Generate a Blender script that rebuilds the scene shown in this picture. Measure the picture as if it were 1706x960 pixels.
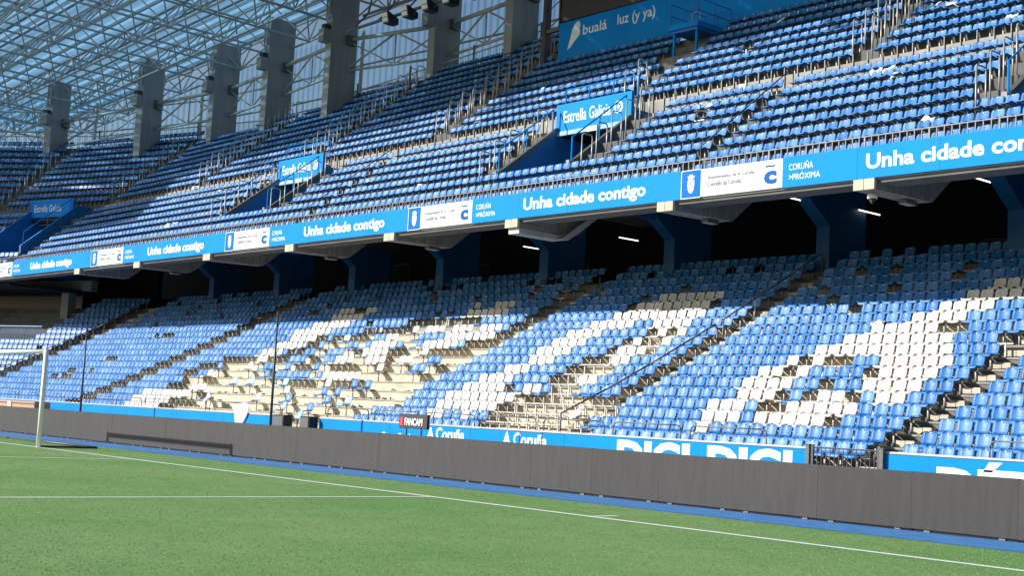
import bpy, math, random
import numpy as np
from mathutils import Vector, Matrix

for o in list(bpy.data.objects): bpy.data.objects.remove(o)
SC = bpy.context.scene
COL = SC.collection
R = math.radians
random.seed(11)
RNG = np.random.default_rng(7)

# ------------------------------------------------------------------ camera
CAM_POS = (38.02, -14.29, 1.403)
YAW, PITCH, ROLL = 0.84613, 0.09599, 0.05105
cam = bpy.data.cameras.new('camera'); camo = bpy.data.objects.new('camera', cam); COL.objects.link(camo)
f_ = Vector((-math.sin(YAW)*math.cos(PITCH), math.cos(YAW)*math.cos(PITCH), math.sin(PITCH)))
r_ = Vector((math.cos(YAW), math.sin(YAW), 0)); u_ = r_.cross(f_)
rr = r_*math.cos(ROLL)+u_*math.sin(ROLL); uu = u_*math.cos(ROLL)-r_*math.sin(ROLL)
M = Matrix((rr, uu, -f_)).transposed().to_4x4(); M.translation = CAM_POS
camo.matrix_world = M
cam.sensor_width = 36; cam.lens = 2238.4/1706*36; cam.clip_start = .1; cam.clip_end = 3000
SC.camera = camo
# ------------------------------------------------------------------ sky, sun, exposure
SUN_V = Vector((3.05, 3.9, -2.25)).normalized()
EL = math.asin(-SUN_V.z)
w = bpy.data.worlds.new('World'); SC.world = w; w.use_nodes = True
nt = w.node_tree; bg = nt.nodes['Background']
sky = nt.nodes.new('ShaderNodeTexSky'); sky.sky_type = 'NISHITA'; sky.sun_disc = False
sky.sun_elevation = EL; sky.sun_rotation = math.atan2(-SUN_V.x, -SUN_V.y)
nt.links.new(sky.outputs[0], bg.inputs[0]); bg.inputs[1].default_value = .082
sl = bpy.data.lights.new('sun', 'SUN'); so = bpy.data.objects.new('sun', sl); COL.objects.link(so)
sl.energy = 5.0; sl.angle = R(.5); sl.color = (1, .968, .92)
so.rotation_euler = SUN_V.to_track_quat('-Z', 'Y').to_euler(); so.location = (0, -40, 40)
SC.view_settings.view_transform = 'Standard'; SC.view_settings.look = 'None'
SC.view_settings.gamma = 1; SC.view_settings.exposure = 0.48; SC.view_settings.use_curve_mapping = False
SC.cycles.max_bounces = 6; SC.cycles.transparent_max_bounces = 12

# ------------------------------------------------------------------ materials
MATS = {}
def mat(name, col, rough=.6, var=.12, scale=3., metal=0., bump=0., bscale=30., emit=None, stretch=(1,1,1), spec=.5, rnd=0., dirt=None, dscale=1.2):
    """principled with noise-driven colour variation; rnd = variation per object / per piece; dirt = second colour in blotches"""
    m = bpy.data.materials.new(name); m.use_nodes = True
    n, l = m.node_tree.nodes, m.node_tree.links
    b = n['Principled BSDF']; b.inputs['Roughness'].default_value = rough; b.inputs['Metallic'].default_value = metal
    b.inputs['Specular IOR Level'].default_value = spec
    tc = n.new('ShaderNodeTexCoord'); mp = n.new('ShaderNodeMapping'); mp.inputs['Scale'].default_value = stretch
    geo = n.new('ShaderNodeNewGeometry')
    l.new(geo.outputs['Position'], mp.inputs[0])
    nz = n.new('ShaderNodeTexNoise'); nz.inputs['Scale'].default_value = scale; nz.inputs['Detail'].default_value = 5
    l.new(mp.outputs[0], nz.inputs['Vector'])
    rg = n.new('ShaderNodeMapRange'); rg.inputs[1].default_value = .25; rg.inputs[2].default_value = .75
    rg.inputs[3].default_value = 1-var; rg.inputs[4].default_value = 1+var
    l.new(nz.outputs[0], rg.inputs[0])
    hv = n.new('ShaderNodeHueSaturation'); hv.inputs['Color'].default_value = (*col, 1)
    cur = rg.outputs[0]
    if rnd:
        oi = n.new('ShaderNodeObjectInfo'); ad = n.new('ShaderNodeMath'); ad.operation = 'ADD'
        l.new(oi.outputs['Random'], ad.inputs[0]); l.new(geo.outputs['Random Per Island'], ad.inputs[1])
        fr = n.new('ShaderNodeMath'); fr.operation = 'FRACT'; l.new(ad.outputs[0], fr.inputs[0])
        r2 = n.new('ShaderNodeMapRange'); r2.inputs[3].default_value = 1-rnd; r2.inputs[4].default_value = 1+rnd
        l.new(fr.outputs[0], r2.inputs[0])
        mu = n.new('ShaderNodeMath'); mu.operation = 'MULTIPLY'; l.new(cur, mu.inputs[0]); l.new(r2.outputs[0], mu.inputs[1]); cur = mu.outputs[0]
        r3 = n.new('ShaderNodeMapRange'); r3.inputs[3].default_value = 1.0; r3.inputs[4].default_value = 1-rnd*.9
        l.new(fr.outputs[0], r3.inputs[0]); l.new(r3.outputs[0], hv.inputs['Saturation'])
    l.new(cur, hv.inputs['Value'])
    out = hv.outputs[0]
    if dirt:
        n2 = n.new('ShaderNodeTexNoise'); n2.inputs['Scale'].default_value = dscale; n2.inputs['Detail'].default_value = 8; n2.inputs['Roughness'].default_value = .7
        l.new(mp.outputs[0], n2.inputs['Vector'])
        r4 = n.new('ShaderNodeMapRange'); r4.inputs[1].default_value = .48; r4.inputs[2].default_value = .72; r4.inputs[4].default_value = dirt[3]
        l.new(n2.outputs[0], r4.inputs[0])
        mx = n.new('ShaderNodeMix'); mx.data_type = 'RGBA'; mx.inputs['B'].default_value = (*dirt[:3], 1)
        l.new(out, mx.inputs['A']); l.new(r4.outputs[0], mx.inputs['Factor']); out = mx.outputs['Result']
    l.new(out, b.inputs['Base Color'])
    if bump:
        n3 = n.new('ShaderNodeTexNoise'); n3.inputs['Scale'].default_value = bscale; n3.inputs['Detail'].default_value = 4
        l.new(mp.outputs[0], n3.inputs['Vector'])
        bp = n.new('ShaderNodeBump'); bp.inputs['Strength'].default_value = bump; bp.inputs['Distance'].default_value = .05
        l.new(n3.outputs[0], bp.inputs['Height']); l.new(bp.outputs[0], b.inputs['Normal'])
    if emit:
        b.inputs['Emission Color'].default_value = (*emit[:3], 1); b.inputs['Emission Strength'].default_value = emit[3]
    MATS[name] = m; return m

BLUE_SEAT = (.005, .148, .45)
mat('seat_blue', BLUE_SEAT, .42, .10, 1.1, rnd=.17, spec=.3)
mat('seat_white', (.52, .52, .505), .45, .07, 5, rnd=.06, spec=.25, dirt=(.55, .52, .45, .25), dscale=6)
mat('seat_navy', (.008, .022, .09), .4, .1, 4)
mat('seat_faded', (.22, .42, .68), .5, .1, 4, rnd=.1)
mat('seat_tag', (.85, .85, .82), .4, .05)
mat('bracket', (.52, .50, .46), .5, .15, 6, metal=.2, dirt=(.25, .18, .12, .35), dscale=5)
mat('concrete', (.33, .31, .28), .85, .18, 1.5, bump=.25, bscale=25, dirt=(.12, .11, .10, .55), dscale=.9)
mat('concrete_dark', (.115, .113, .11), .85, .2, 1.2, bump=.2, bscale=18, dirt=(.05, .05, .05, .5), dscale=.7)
mat('board_formed', (.26, .245, .225), .85, .25, 2.5, bump=.35, bscale=9, stretch=(4, 4, .3), dirt=(.07, .07, .07, .6), dscale=1.1)
mat('cream_step', (.56, .49, .365), .8, .14, 1.6, bump=.2, bscale=20, stretch=(.6, 1, 1.6), dirt=(.27, .24, .19, .7), dscale=2.2)
mat('grey_paint', (.12, .125, .125), .7, .15, 2.5, bump=.1, dirt=(.25, .23, .2, .35), dscale=2)
mat('column_grey', (.30, .305, .315), .8, .16, 1.2, bump=.2, bscale=12, stretch=(3, 3, .5), dirt=(.09, .09, .09, .5), dscale=.6)
mat('steel', (.44, .46, .47), .5, .12, 3, metal=.1)
mat('steel_dark', (.10, .11, .115), .5, .15, 3, metal=.2)
mat('galv', (.40, .395, .385), .45, .12, 5, metal=.4, spec=.35)
mat('rail_grey', (.16, .155, .15), .55, .15, 5, metal=.3)
mat('rail_dark', (.06, .06, .065), .45, .15, 5)
mat('banner_blue', (.002, .235, .71), .6, .07, .5, spec=.08, bump=.12, bscale=2.5, stretch=(1, 1, .25), dirt=(.02, .20, .52, .45), dscale=1.6)
mat('banner_deep', (.003, .14, .46), .6, .06, .8, spec=.08)
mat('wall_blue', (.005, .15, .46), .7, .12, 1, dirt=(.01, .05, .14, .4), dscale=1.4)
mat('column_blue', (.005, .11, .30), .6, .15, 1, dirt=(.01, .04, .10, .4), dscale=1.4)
mat('print_white', (.84, .85, .87), .6, .03, spec=.1)
mat('panel_white', (.70, .72, .76), .6, .04, 1, spec=.1)
mat('print_grey', (.10, .11, .13), .6, .03, spec=.1)
mat('print_blue', (.004, .10, .36), .6, .03, spec=.1)
mat('print_red', (.62, .02, .05), .5, .03)
mat('black_box', (.018, .018, .02), .5, .2, 4)
mat('screen_black', (.008, .009, .012), .45, .15, 3)
mat('shade_wall', (.006, .007, .012), .9, .2, 1)  # near black: the shade under the tier is put into the colour
mat('shade_void', (.016, .016, .018), .9, .2, 1)  # under-tier shade carried by the colour here too
mat('paint_white', (.82, .82, .80), .4, .04, 3)
mat('tube_light', (.9, .9, .85), .4, 0, emit=(1, .93, .80, 1.6))
mat('lamp_glass', (.55, .57, .58), .25, .1, 8)
mat('paper', (.84, .84, .82), .7, .04, 6)
mat('crate_wood', (.42, .25, .15), .7, .25, 4, stretch=(1, 1, 8))
mat('ground_far', (.20, .20, .19), .9, .15, .2)
mat('strip_blue', (.045, .20, .50), .8, .18, 2.5, bump=.2, bscale=60, dirt=(.10, .14, .16, .5), dscale=3)
mat('apron', (.16, .17, .18), .9, .15, 1)
mat('sign_green', (.35, .62, .42), .5, .05)

# turf: two scales of mottling
def turf():
    m = bpy.data.materials.new('turf'); m.use_nodes = True; n, l = m.node_tree.nodes, m.node_tree.links
    b = n['Principled BSDF']; b.inputs['Roughness'].default_value = .85; b.inputs['Specular IOR Level'].default_value = .2
    geo = n.new('ShaderNodeNewGeometry')
    def noise(s, d, rough=.6):
        x = n.new('ShaderNodeTexNoise'); x.inputs['Scale'].default_value = s; x.inputs['Detail'].default_value = d; x.inputs['Roughness'].default_value = rough
        l.new(geo.outputs['Position'], x.inputs['Vector']); return x
    a, c, e = noise(.22, 4), noise(42, 6, .8), noise(1.3, 6, .75)
    def ramp(src, pts):
        r = n.new('ShaderNodeValToRGB'); l.new(src.outputs[0], r.inputs[0])
        for i, (p, col) in enumerate(pts):
            el = r.color_ramp.elements[i] if i < 2 else r.color_ramp.elements.new(p)
            el.position = p; el.color = (*col, 1)
        return r
    r1 = ramp(c, [(.30, (.138, .256, .092)), (.72, (.225, .385, .152))])
    r2 = ramp(a, [(.35, (.80, .93, .75)), (.65, (1.10, 1.02, 1.0))])
    r3 = ramp(e, [(.30, (.86, .88, .82)), (.70, (1.12, 1.06, 1.05))])
    m1 = n.new('ShaderNodeMix'); m1.data_type = 'RGBA'; m1.blend_type = 'MULTIPLY'; m1.inputs['Factor'].default_value = 1
    m2 = n.new('ShaderNodeMix'); m2.data_type = 'RGBA'; m2.blend_type = 'MULTIPLY'; m2.inputs['Factor'].default_value = 1
    l.new(r1.outputs[0], m1.inputs['A']); l.new(r2.outputs[0], m1.inputs['B']); l.new(m1.outputs['Result'], m2.inputs['A']); l.new(r3.outputs[0], m2.inputs['B'])
    l.new(m2.outputs['Result'], b.inputs['Base Color'])
    bp = n.new('ShaderNodeBump'); bp.inputs['Strength'].default_value = .5; bp.inputs['Distance'].default_value = .02
    l.new(c.outputs[0], bp.inputs['Height']); l.new(bp.outputs[0], b.inputs['Normal'])
    MATS['turf'] = m
turf()
mat('blade', (.215, .372, .142), .85, .12, 1.2, rnd=.16, spec=.05)
def worn_paint():
    m = mat('line_paint', (.74, .80, .70), .8, .08, 4, dirt=(.30, .44, .20, .5), dscale=14)
worn_paint()

def sheet_mat(name, tint, alpha, diff, rough=.6, scale=1.5):
    """thin plastic sheeting: part see-through, part diffuse and translucent"""
    m = bpy.data.materials.new(name); m.use_nodes = True; n, l = m.node_tree.nodes, m.node_tree.links
    for x in list(n):
        if x.type == 'BSDF_PRINCIPLED': n.remove(x)
    out = n['Material Output']
    tr = n.new('ShaderNodeBsdfTransparent'); tr.inputs[0].default_value = (*tint, 1)
    di = n.new('ShaderNodeBsdfDiffuse'); tl = n.new('ShaderNodeBsdfTranslucent')
    nz = n.new('ShaderNodeTexNoise'); nz.inputs['Scale'].default_value = scale; geo = n.new('ShaderNodeNewGeometry'); l.new(geo.outputs['Position'], nz.inputs['Vector'])
    hv = n.new('ShaderNodeHueSaturation'); hv.inputs['Color'].default_value = (*diff, 1)
    rg = n.new('ShaderNodeMapRange'); rg.inputs[3].default_value = .75; rg.inputs[4].default_value = 1.25; l.new(nz.outputs[0], rg.inputs[0]); l.new(rg.outputs[0], hv.inputs['Value'])
    l.new(hv.outputs[0], di.inputs[0]); l.new(hv.outputs[0], tl.inputs[0])
    m1 = n.new('ShaderNodeMixShader'); m1.inputs[0].default_value = .65; l.new(di.outputs[0], m1.inputs[1]); l.new(tl.outputs[0], m1.inputs[2])
    m2 = n.new('ShaderNodeMixShader'); m2.inputs[0].default_value = alpha; l.new(m1.outputs[0], m2.inputs[1]); l.new(tr.outputs[0], m2.inputs[2])
    l.new(m2.outputs[0], out.inputs[0]); MATS[name] = m
sheet_mat('clad_sheet', (.96, 1.0, 1.0), .92, (.60, .84, 1.0))
sheet_mat('clad_band', (.58, .82, 1.0), .82, (.26, .48, .72))
sheet_mat('roof_band', (.16, .36, .52), .12, (.18, .32, .44))
sheet_mat('roof_clear', (.38, .76, 1.0), .30, (.32, .62, .88))

def led_mat():
    m = bpy.data.materials.new('led_face'); m.use_nodes = True; n, l = m.node_tree.nodes, m.node_tree.links
    b = n['Principled BSDF']; b.inputs['Roughness'].default_value = .62; b.inputs['Specular IOR Level'].default_value = .35
    geo = n.new('ShaderNodeNewGeometry'); sx = n.new('ShaderNodeSeparateXYZ'); l.new(geo.outputs['Position'], sx.inputs[0])
    def saw(out, per):
        a = n.new('ShaderNodeMath'); a.operation = 'MULTIPLY'; a.inputs[1].default_value = 1/per; l.new(out, a.inputs[0])
        f = n.new('ShaderNodeMath'); f.operation = 'PINGPONG'; f.inputs[1].default_value = .5; l.new(a.outputs[0], f.inputs[0]); return f
    fx, fz = saw(sx.outputs[0], .02), saw(sx.outputs[2], .02)
    ad = n.new('ShaderNodeMath'); ad.operation = 'MULTIPLY'; l.new(fx.outputs[0], ad.inputs[0]); l.new(fz.outputs[0], ad.inputs[1])
    nz = n.new('ShaderNodeTexNoise'); nz.inputs['Scale'].default_value = 2.2; nz.inputs['Detail'].default_value = 9; mpn = n.new('ShaderNodeMapping'); mpn.inputs['Scale'].default_value = (5, 1, .7); l.new(geo.outputs['Position'], mpn.inputs[0]); l.new(mpn.outputs[0], nz.inputs['Vector'])
    mr = n.new('ShaderNodeMapRange'); mr.inputs[2].default_value = .25; mr.inputs[3].default_value = .038; mr.inputs[4].default_value = .022; l.new(ad.outputs[0], mr.inputs[0])
    mr2 = n.new('ShaderNodeMapRange'); mr2.inputs[3].default_value = .62; mr2.inputs[4].default_value = 1.42; l.new(nz.outputs[0], mr2.inputs[0])
    oi = n.new('ShaderNodeObjectInfo'); mr3 = n.new('ShaderNodeMapRange'); mr3.inputs[3].default_value = .92; mr3.inputs[4].default_value = 1.08; l.new(oi.outputs['Random'], mr3.inputs[0])
    mu = n.new('ShaderNodeMath'); mu.operation = 'MULTIPLY'; l.new(mr.outputs[0], mu.inputs[0]); l.new(mr2.outputs[0], mu.inputs[1])
    mu2 = n.new('ShaderNodeMath'); mu2.operation = 'MULTIPLY'; l.new(mu.outputs[0], mu2.inputs[0]); l.new(mr3.outputs[0], mu2.inputs[1])
    cb = n.new('ShaderNodeCombineColor'); 
    for k in range(3):
        tn = n.new('ShaderNodeMath'); tn.operation = 'MULTIPLY'; tn.inputs[1].default_value = (1.03, .99, .97)[k]; l.new(mu2.outputs[0], tn.inputs[0]); l.new(tn.outputs[0], cb.inputs[k])
    l.new(cb.outputs[0], b.inputs['Base Color']); MATS['led_face'] = m
led_mat()

# ------------------------------------------------------------------ mesh helpers
class MB:
    def __init__(s): s.v = []; s.f = []; s.m = []
    def poly(s, pts, mi=0):
        b = len(s.v); s.v += [tuple(p) for p in pts]; s.f.append(tuple(range(b, b+len(pts)))); s.m.append(mi)
    def hexa(s, c, mi=0):
        b = len(s.v); s.v += [tuple(p) for p in c]
        for q in ((0,3,2,1),(4,5,6,7),(0,1,5,4),(1,2,6,5),(2,3,7,6),(3,0,4,7)): s.f.append(tuple(b+i for i in q)); s.m.append(mi)
        return s
    def box(s, x0, x1, y0, y1, z0, z1, mi=0):
        return s.hexa([(x0,y0,z0),(x1,y0,z0),(x1,y1,z0),(x0,y1,z0),(x0,y0,z1),(x1,y0,z1),(x1,y1,z1),(x0,y1,z1)], mi)
    def prism(s, poly, x0, x1, mi=0):
        """polygon of (y, z) extruded along x"""
        n = len(poly); b = len(s.v)
        s.v += [(x0, y, z) for y, z in poly]+[(x1, y, z) for y, z in poly]
        s.f.append(tuple(b+i for i in range(n))); s.f.append(tuple(b+n+i for i in reversed(range(n)))); s.m += [mi, mi]
        for i in range(n):
            j = (i+1) % n; s.f.append((b+j, b+i, b+n+i, b+n+j)); s.m.append(mi)
        return s
    def tube(s, p, q, r, n=6, mi=0, r2=None, caps=True):
        p, q = Vector(p), Vector(q); d = (q-p).normalized()
        a = d.cross(Vector((0,0,1))); 
        if a.length < 1e-3: a = d.cross(Vector((1,0,0)))
        a.normalize(); c = d.cross(a); b = len(s.v); r2 = r if r2 is None else r2
        for P, rad in ((p, r), (q, r2)):
            for k in range(n):
                t = 2*math.pi*k/n; s.v.append(tuple(P+a*(rad*math.cos(t))+c*(rad*math.sin(t))))
        for k in range(n):
            j = (k+1) % n; s.f.append((b+k, b+j, b+n+j, b+n+k)); s.m.append(mi)
        if caps:
            s.f.append(tuple(b+k for k in reversed(range(n)))); s.f.append(tuple(b+n+k for k in range(n))); s.m += [mi, mi]
        return s
    def path(s, pts, r, n=6, mi=0):
        for a, b in zip(pts[:-1], pts[1:]): s.tube(a, b, r, n, mi)
        return s
    def ball(s, p, r, mi=0):
        b = len(s.v)
        s.v += [(p[0]+r*x, p[1]+r*y, p[2]+r*z) for x, y, z in ((0,0,1),(1,0,0),(0,1,0),(-1,0,0),(0,-1,0),(0,0,-1))]
        for q in ((0,1,2),(0,2,3),(0,3,4),(0,4,1),(5,2,1),(5,3,2),(5,4,3),(5,1,4)): s.f.append(tuple(b+i for i in q)); s.m.append(mi)
    def mesh(s, name, mats, smooth=False):
        me = bpy.data.meshes.new(name); me.from_pydata(s.v, [], s.f)
        for m in (mats if isinstance(mats, (list, tuple)) else [mats]): me.materials.append(MATS[m])
        if len(me.materials) > 1: me.polygons.foreach_set('material_index', s.m)
        if smooth: me.polygons.foreach_set('use_smooth', [True]*len(s.f))
        me.update(); return me
    def build(s, name, mats, parent=None, smooth=False, bevel=0):
        o = bpy.data.objects.new(name, s.mesh(name, mats, smooth)); COL.objects.link(o)
        if parent: o.parent = parent
        if bevel:
            b = o.modifiers.new('bevel', 'BEVEL'); b.width = bevel; b.segments = 1; b.limit_method = 'ANGLE'
        return o
def tag(o, label=None, cat=None, group=None, kind=None):
    if label: o['label'] = label
    if cat: o['category'] = cat
    if group: o['group'] = group
    if kind: o['kind'] = kind
    elif cat: o['kind'] = 'thing'
    return o
def empty(name, loc=(0,0,0), label=None, cat=None, group=None, rot=0):
    o = bpy.data.objects.new(name, None); COL.objects.link(o); o.location = loc; o.rotation_euler.z = rot; o.empty_display_size = .1
    return tag(o, label, cat, group)
def link(name, me, parent=None, loc=(0,0,0), rz=0):
    o = bpy.data.objects.new(name, me); COL.objects.link(o); o.location = loc; o.rotation_euler.z = rz
    if parent: o.parent = parent
    return o
def nth(n): return f"{n}{'th' if 10 <= n % 100 <= 20 else {1:'st',2:'nd',3:'rd'}.get(n % 10,'th')}"
def text_obj(body, x0, x1, z0, z1, y, material, parent, name='lettering', bold=.0, keep=False, shear=0, depth=.004):
    """lettering fitted to the box x0..x1, z0..z1 in the plane y, reading from -y"""
    cu = bpy.data.curves.new('t', 'FONT'); cu.body = body; cu.offset = bold; cu.shear = shear; cu.resolution_u = 3
    t = bpy.data.objects.new('t', cu); COL.objects.link(t)
    dg = bpy.context.evaluated_depsgraph_get(); me = bpy.data.meshes.new_from_object(t.evaluated_get(dg))
    bpy.data.objects.remove(t); bpy.data.curves.remove(cu)
    n = len(me.vertices); a = np.zeros(n*3); me.vertices.foreach_get('co', a); a = a.reshape(-1, 3)
    lo, hi = a.min(0), a.max(0)
    sx = (x1-x0)/(hi[0]-lo[0]); sz = (z1-z0)/(hi[1]-lo[1])
    if keep: sx = sz = min(sx, sz)
    b = np.stack([x0+(a[:,0]-lo[0])*sx, np.full(n, y-depth), z0+(a[:,1]-lo[1])*sz], 1)
    me.vertices.foreach_set('co', b.ravel()); me.materials.clear(); me.materials.append(MATS[material]); me.update()
    me.name = name
    return link(name, me, parent)

# ------------------------------------------------------------------ stand frames (straight run, then two turned bays at the far corner)
class Frame:
    def __init__(s, o, th):
        s.o = Vector((o[0], o[1], 0)); s.th = th
        s.d = Vector((-math.cos(th), -math.sin(th), 0)); s.n = Vector((-math.sin(th), math.cos(th), 0))
    def p(s, a, r, z): q = s.o+s.d*a+s.n*r; return Vector((q.x, q.y, z))
    def box(s, mb, a0, a1, r0, r1, z0, z1, mi=0, t0=0, t1=0):
        """box along the frame; t0/t1 mitre: ends move with r"""
        f = lambda a, r, t: a+t*r
        c = [s.p(f(a0,r0,-t0), r0, z0), s.p(f(a1,r0,t1), r0, z0), s.p(f(a1,r1,t1), r1, z0), s.p(f(a0,r1,-t0), r1, z0)]
        mb.hexa(c[::-1]+[Vector((q.x, q.y, z1)) for q in c[::-1]], mi)
def frames(xb, yf, th1, L1, th2):
    A = Frame((xb, yf), 0); B = Frame((xb, yf), th1); e = B.p(L1, 0, 0); C = Frame((e.x, e.y), th2)
    return A, B, C, math.tan(th1/2), math.tan((th2-th1)/2)

# ================================================================== the setting: ground, pitch, lines
def sheet(name, x0, x1, y0, y1, z, m, label=None):
    mb = MB(); mb.poly([(x0,y0,z),(x1,y0,z),(x1,y1,z),(x0,y1,z)])
    o = mb.build(name, m); o['kind'] = 'structure'; return o
sheet('ground', -900, 900, -900, 900, -.03, 'ground_far')
sheet('pitch', -62, 62, -112, 2.38, 0, 'turf')
sheet('running_strip', -62, 62, 2.38, 5.2, .004, 'strip_blue')
sheet('apron', -62, 62, 5.2, 13.6, 0, 'apron')
LW = .08
def line(name, x0, x1, y0, y1, label):
    mb = MB(); n = max(2, int(max(x1-x0, y1-y0)/1.5))
    for k in range(n):
        a, b = k/n, (k+1)/n
        if x1-x0 > y1-y0: q = [(x0+(x1-x0)*a, y0), (x0+(x1-x0)*b, y0), (x0+(x1-x0)*b, y1), (x0+(x1-x0)*a, y1)]
        else: q = [(x0, y0+(y1-y0)*a), (x1, y0+(y1-y0)*a), (x1, y0+(y1-y0)*b), (x0, y0+(y1-y0)*b)]
        mb.poly([(x, y, .006) for x, y in q])
    return tag(mb.build(name, 'line_paint'), label, 'pitch line', kind='structure')
line('goal_line', -34, 34, -LW, LW, 'long white goal line running from goalpost to lower corner of picture')
line('penalty_area_line', 20.10, 20.22, -16.5, -LW-.002, 'white penalty area line meeting the goal line in the foreground')
line('goal_area_line', 9.10, 9.22, -5.5, -LW-.002, 'faint short white goal area line beside the goalpost')
line('corner_distance_mark', 23.80, 23.92, .12, .62, 'short white dash just outside the goal line')

# grass blades standing on the pitch, thinning out with distance
def grass():
    N = 420000
    t = RNG.random(N); d = 9*np.exp(t*math.log(62/9)); ang = RNG.uniform(-.62, 1.62, N)+math.pi/2
    x = CAM_POS[0]+d*np.cos(ang); y = CAM_POS[1]+d*np.sin(ang)
    ok = (y < 2.36) & (x > -58) & (x < 58)
    for lx0, lx1, ly0, ly1 in ((-34,34,-LW,LW),(20.10,20.22,-16.5,0),(9.10,9.22,-5.5,0),(23.8,23.92,.12,.62)):
        on = (x > lx0) & (x < lx1) & (y > ly0) & (y < ly1)
        ok &= ~(on & (RNG.random(N) < .8))
    x, y, d = x[ok], y[ok], d[ok]; n = len(x)
    h = RNG.uniform(.003, .008, n)*(1+d*.006); wd = RNG.uniform(.0022, .0045, n)*(1+d*.04); a = RNG.uniform(0, math.pi, n)
    lx, ly = RNG.normal(0, .011, n), RNG.normal(0, .011, n)
    v = np.zeros((n, 3, 3))
    v[:,0] = np.stack([x-wd*np.cos(a), y-wd*np.sin(a), np.zeros(n)], 1); v[:,1] = np.stack([x+wd*np.cos(a), y+wd*np.sin(a), np.zeros(n)], 1)
    v[:,2] = np.stack([x+lx, y+ly, h], 1)
    me = bpy.data.meshes.new('grass'); me.vertices.add(n*3); me.vertices.foreach_set('co', v.ravel())
    me.loops.add(n*3); me.loops.foreach_set('vertex_index', np.arange(n*3, dtype=np.int32))
    me.polygons.add(n); me.polygons.foreach_set('loop_start', np.arange(0, n*3, 3, dtype=np.int32)); me.polygons.foreach_set('loop_total', np.full(n, 3, dtype=np.int32))
    me.materials.append(MATS['blade']); me.update(calc_edges=True)
    tag(link('grass', me), 'short green grass blades covering the football pitch', 'grass', kind='stuff')
grass()

# ================================================================== lower tier geometry
LZ = [1.24,1.58,1.92,2.27,2.63,3.0,3.40,3.79,4.18,4.57,4.97,5.38,5.79,6.22,6.65,7.08,7.51,7.94,8.37]
LY = [14.6+.8*i for i in range(19)]
BT = .78                                   # height of a seat back's top above its tread
LA, LB_, LC_, lt1, lt2 = frames(-45.6, 13.9, R(18), 8.5, R(37))
L_LEN = 8.5
XR = 34.                                   # the stand runs on past the frame's edge
L_AISLE = [(19.35, .62), (7.75, .5), (-3.9, .55), (-27.6, .95)]
lower = empty('lower_terrace', (-10, 13.9, 0), 'cream and grey concrete steps of the lower tier of the stand', 'terrace')
def put(mb, name, m, parent, **k):
    o = mb.build(name, m, None, **k); o.parent = parent; o.matrix_parent_inverse = Matrix.Translation(-parent.location) if parent.rotation_euler.z == 0 else parent.matrix_basis.inverted()
    return o
for i in range(19):
    T = LZ[i]-BT; y0, y1 = LY[i]-.62, LY[i]+.24; zb = T-.62 if i else -.02
    mb = MB(); cuts = sorted([(a-1.0 if a > 19 else a-h, a+1.0 if a > 19 else a+h) for a, h in L_AISLE])
    x = -45.6-(y0-13.9)*lt1
    for a, b in cuts+[(XR, XR)]:
        mb.box(x, a, y0, y1, zb, T, 0 if i < 13 else 1)  # back rows under the overhang get a duller material, shade in the colour
        if a < XR: mb.box(a, b, y0, y1, zb, T, 2 if a > 0 or i > 12 else 0)
        x = b
    put(mb, 'step', ['cream_step', 'concrete', 'grey_paint'], lower)
    mb = MB(); mb.box(-45.6, XR, y0-.035, y0-.002, T-.055, T-.004); put(mb, 'shadow_lip', 'concrete' if i < 13 else 'concrete_dark', lower)  # grey lip added to draw the shadow and joint lines between steps
    mb = MB(); LB_.box(mb, 0, L_LEN, y0-13.9, y1-13.9, zb, T, 0, lt1, lt2); put(mb, 'step', 'concrete' if i < 11 else 'concrete_dark', lower)  # darker concrete keeps the upper corner rows from looking sunlit
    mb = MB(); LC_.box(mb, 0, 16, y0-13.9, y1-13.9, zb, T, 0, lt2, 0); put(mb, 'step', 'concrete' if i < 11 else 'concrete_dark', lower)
    if 0 < i < 18:
        for a, h in L_AISLE:
            hs = MB(); a1 = a-.28 if a > 19 else a
            hs.box(a1-.26, a1-.01, y0-.30, y0-.038, T-.34, T-.17, 0); hs.box(a1+.01, a1+.26, y0-.30, y0-.038, T-.34, T-.17, 0)
            put(hs, 'half_step', 'cream_step', lower)
# concourse floor behind the last row, rear wall, all in the shade under the upper tier
tb = MB(); tb.box(-62, XR, LY[18]+.24, 37, 6.6, LZ[18]-BT+.02); put(tb, 'concourse_floor', 'shade_void', lower)
rw = MB(); rw.box(-66, XR, 36, 36.4, 0, 20); LB_.box(rw, 2, 30, 19.5, 19.9, 0, 13.5); LC_.box(rw, -10, 30, 17.5, 17.9, 0, 12); rw.box(-80, -53, 20.6, 36, 8.6, 8.8); tag(rw.build('rear_wall', 'shade_wall'), 'dark rear wall deep under the upper tier', 'wall')
# dim fittings on the rear wall
for k, (x, w_, h_) in enumerate(((-22, 1.2, 1.6), (-13.5, .9, 1.2), (-9.8, 1.1, .8), (3, 1.4, 1.7), (10, 2.6, 1.0), (-30, 1.6, 2.0))):
    mb = MB(); mb.box(x, x+w_, 35.9, 35.995, 8.6, 8.6+h_); mb.box(x+.06, x+w_-.06, 35.87, 35.898, 8.66, 8.54+h_, 1)
    tag(mb.build('service_hatch', ['concrete_dark', 'shade_void']), ['grey shuttered hatch far back between dark blue columns', 'small dim service hatch on the rear wall', 'narrow dim hatch near the middle of the rear wall', 'grey hatch behind the shaded seats', 'wide low grey hatch behind the shaded seats by the camera dome bay', 'tall dim hatch behind the solid blue block'][k], 'hatch')

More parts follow.
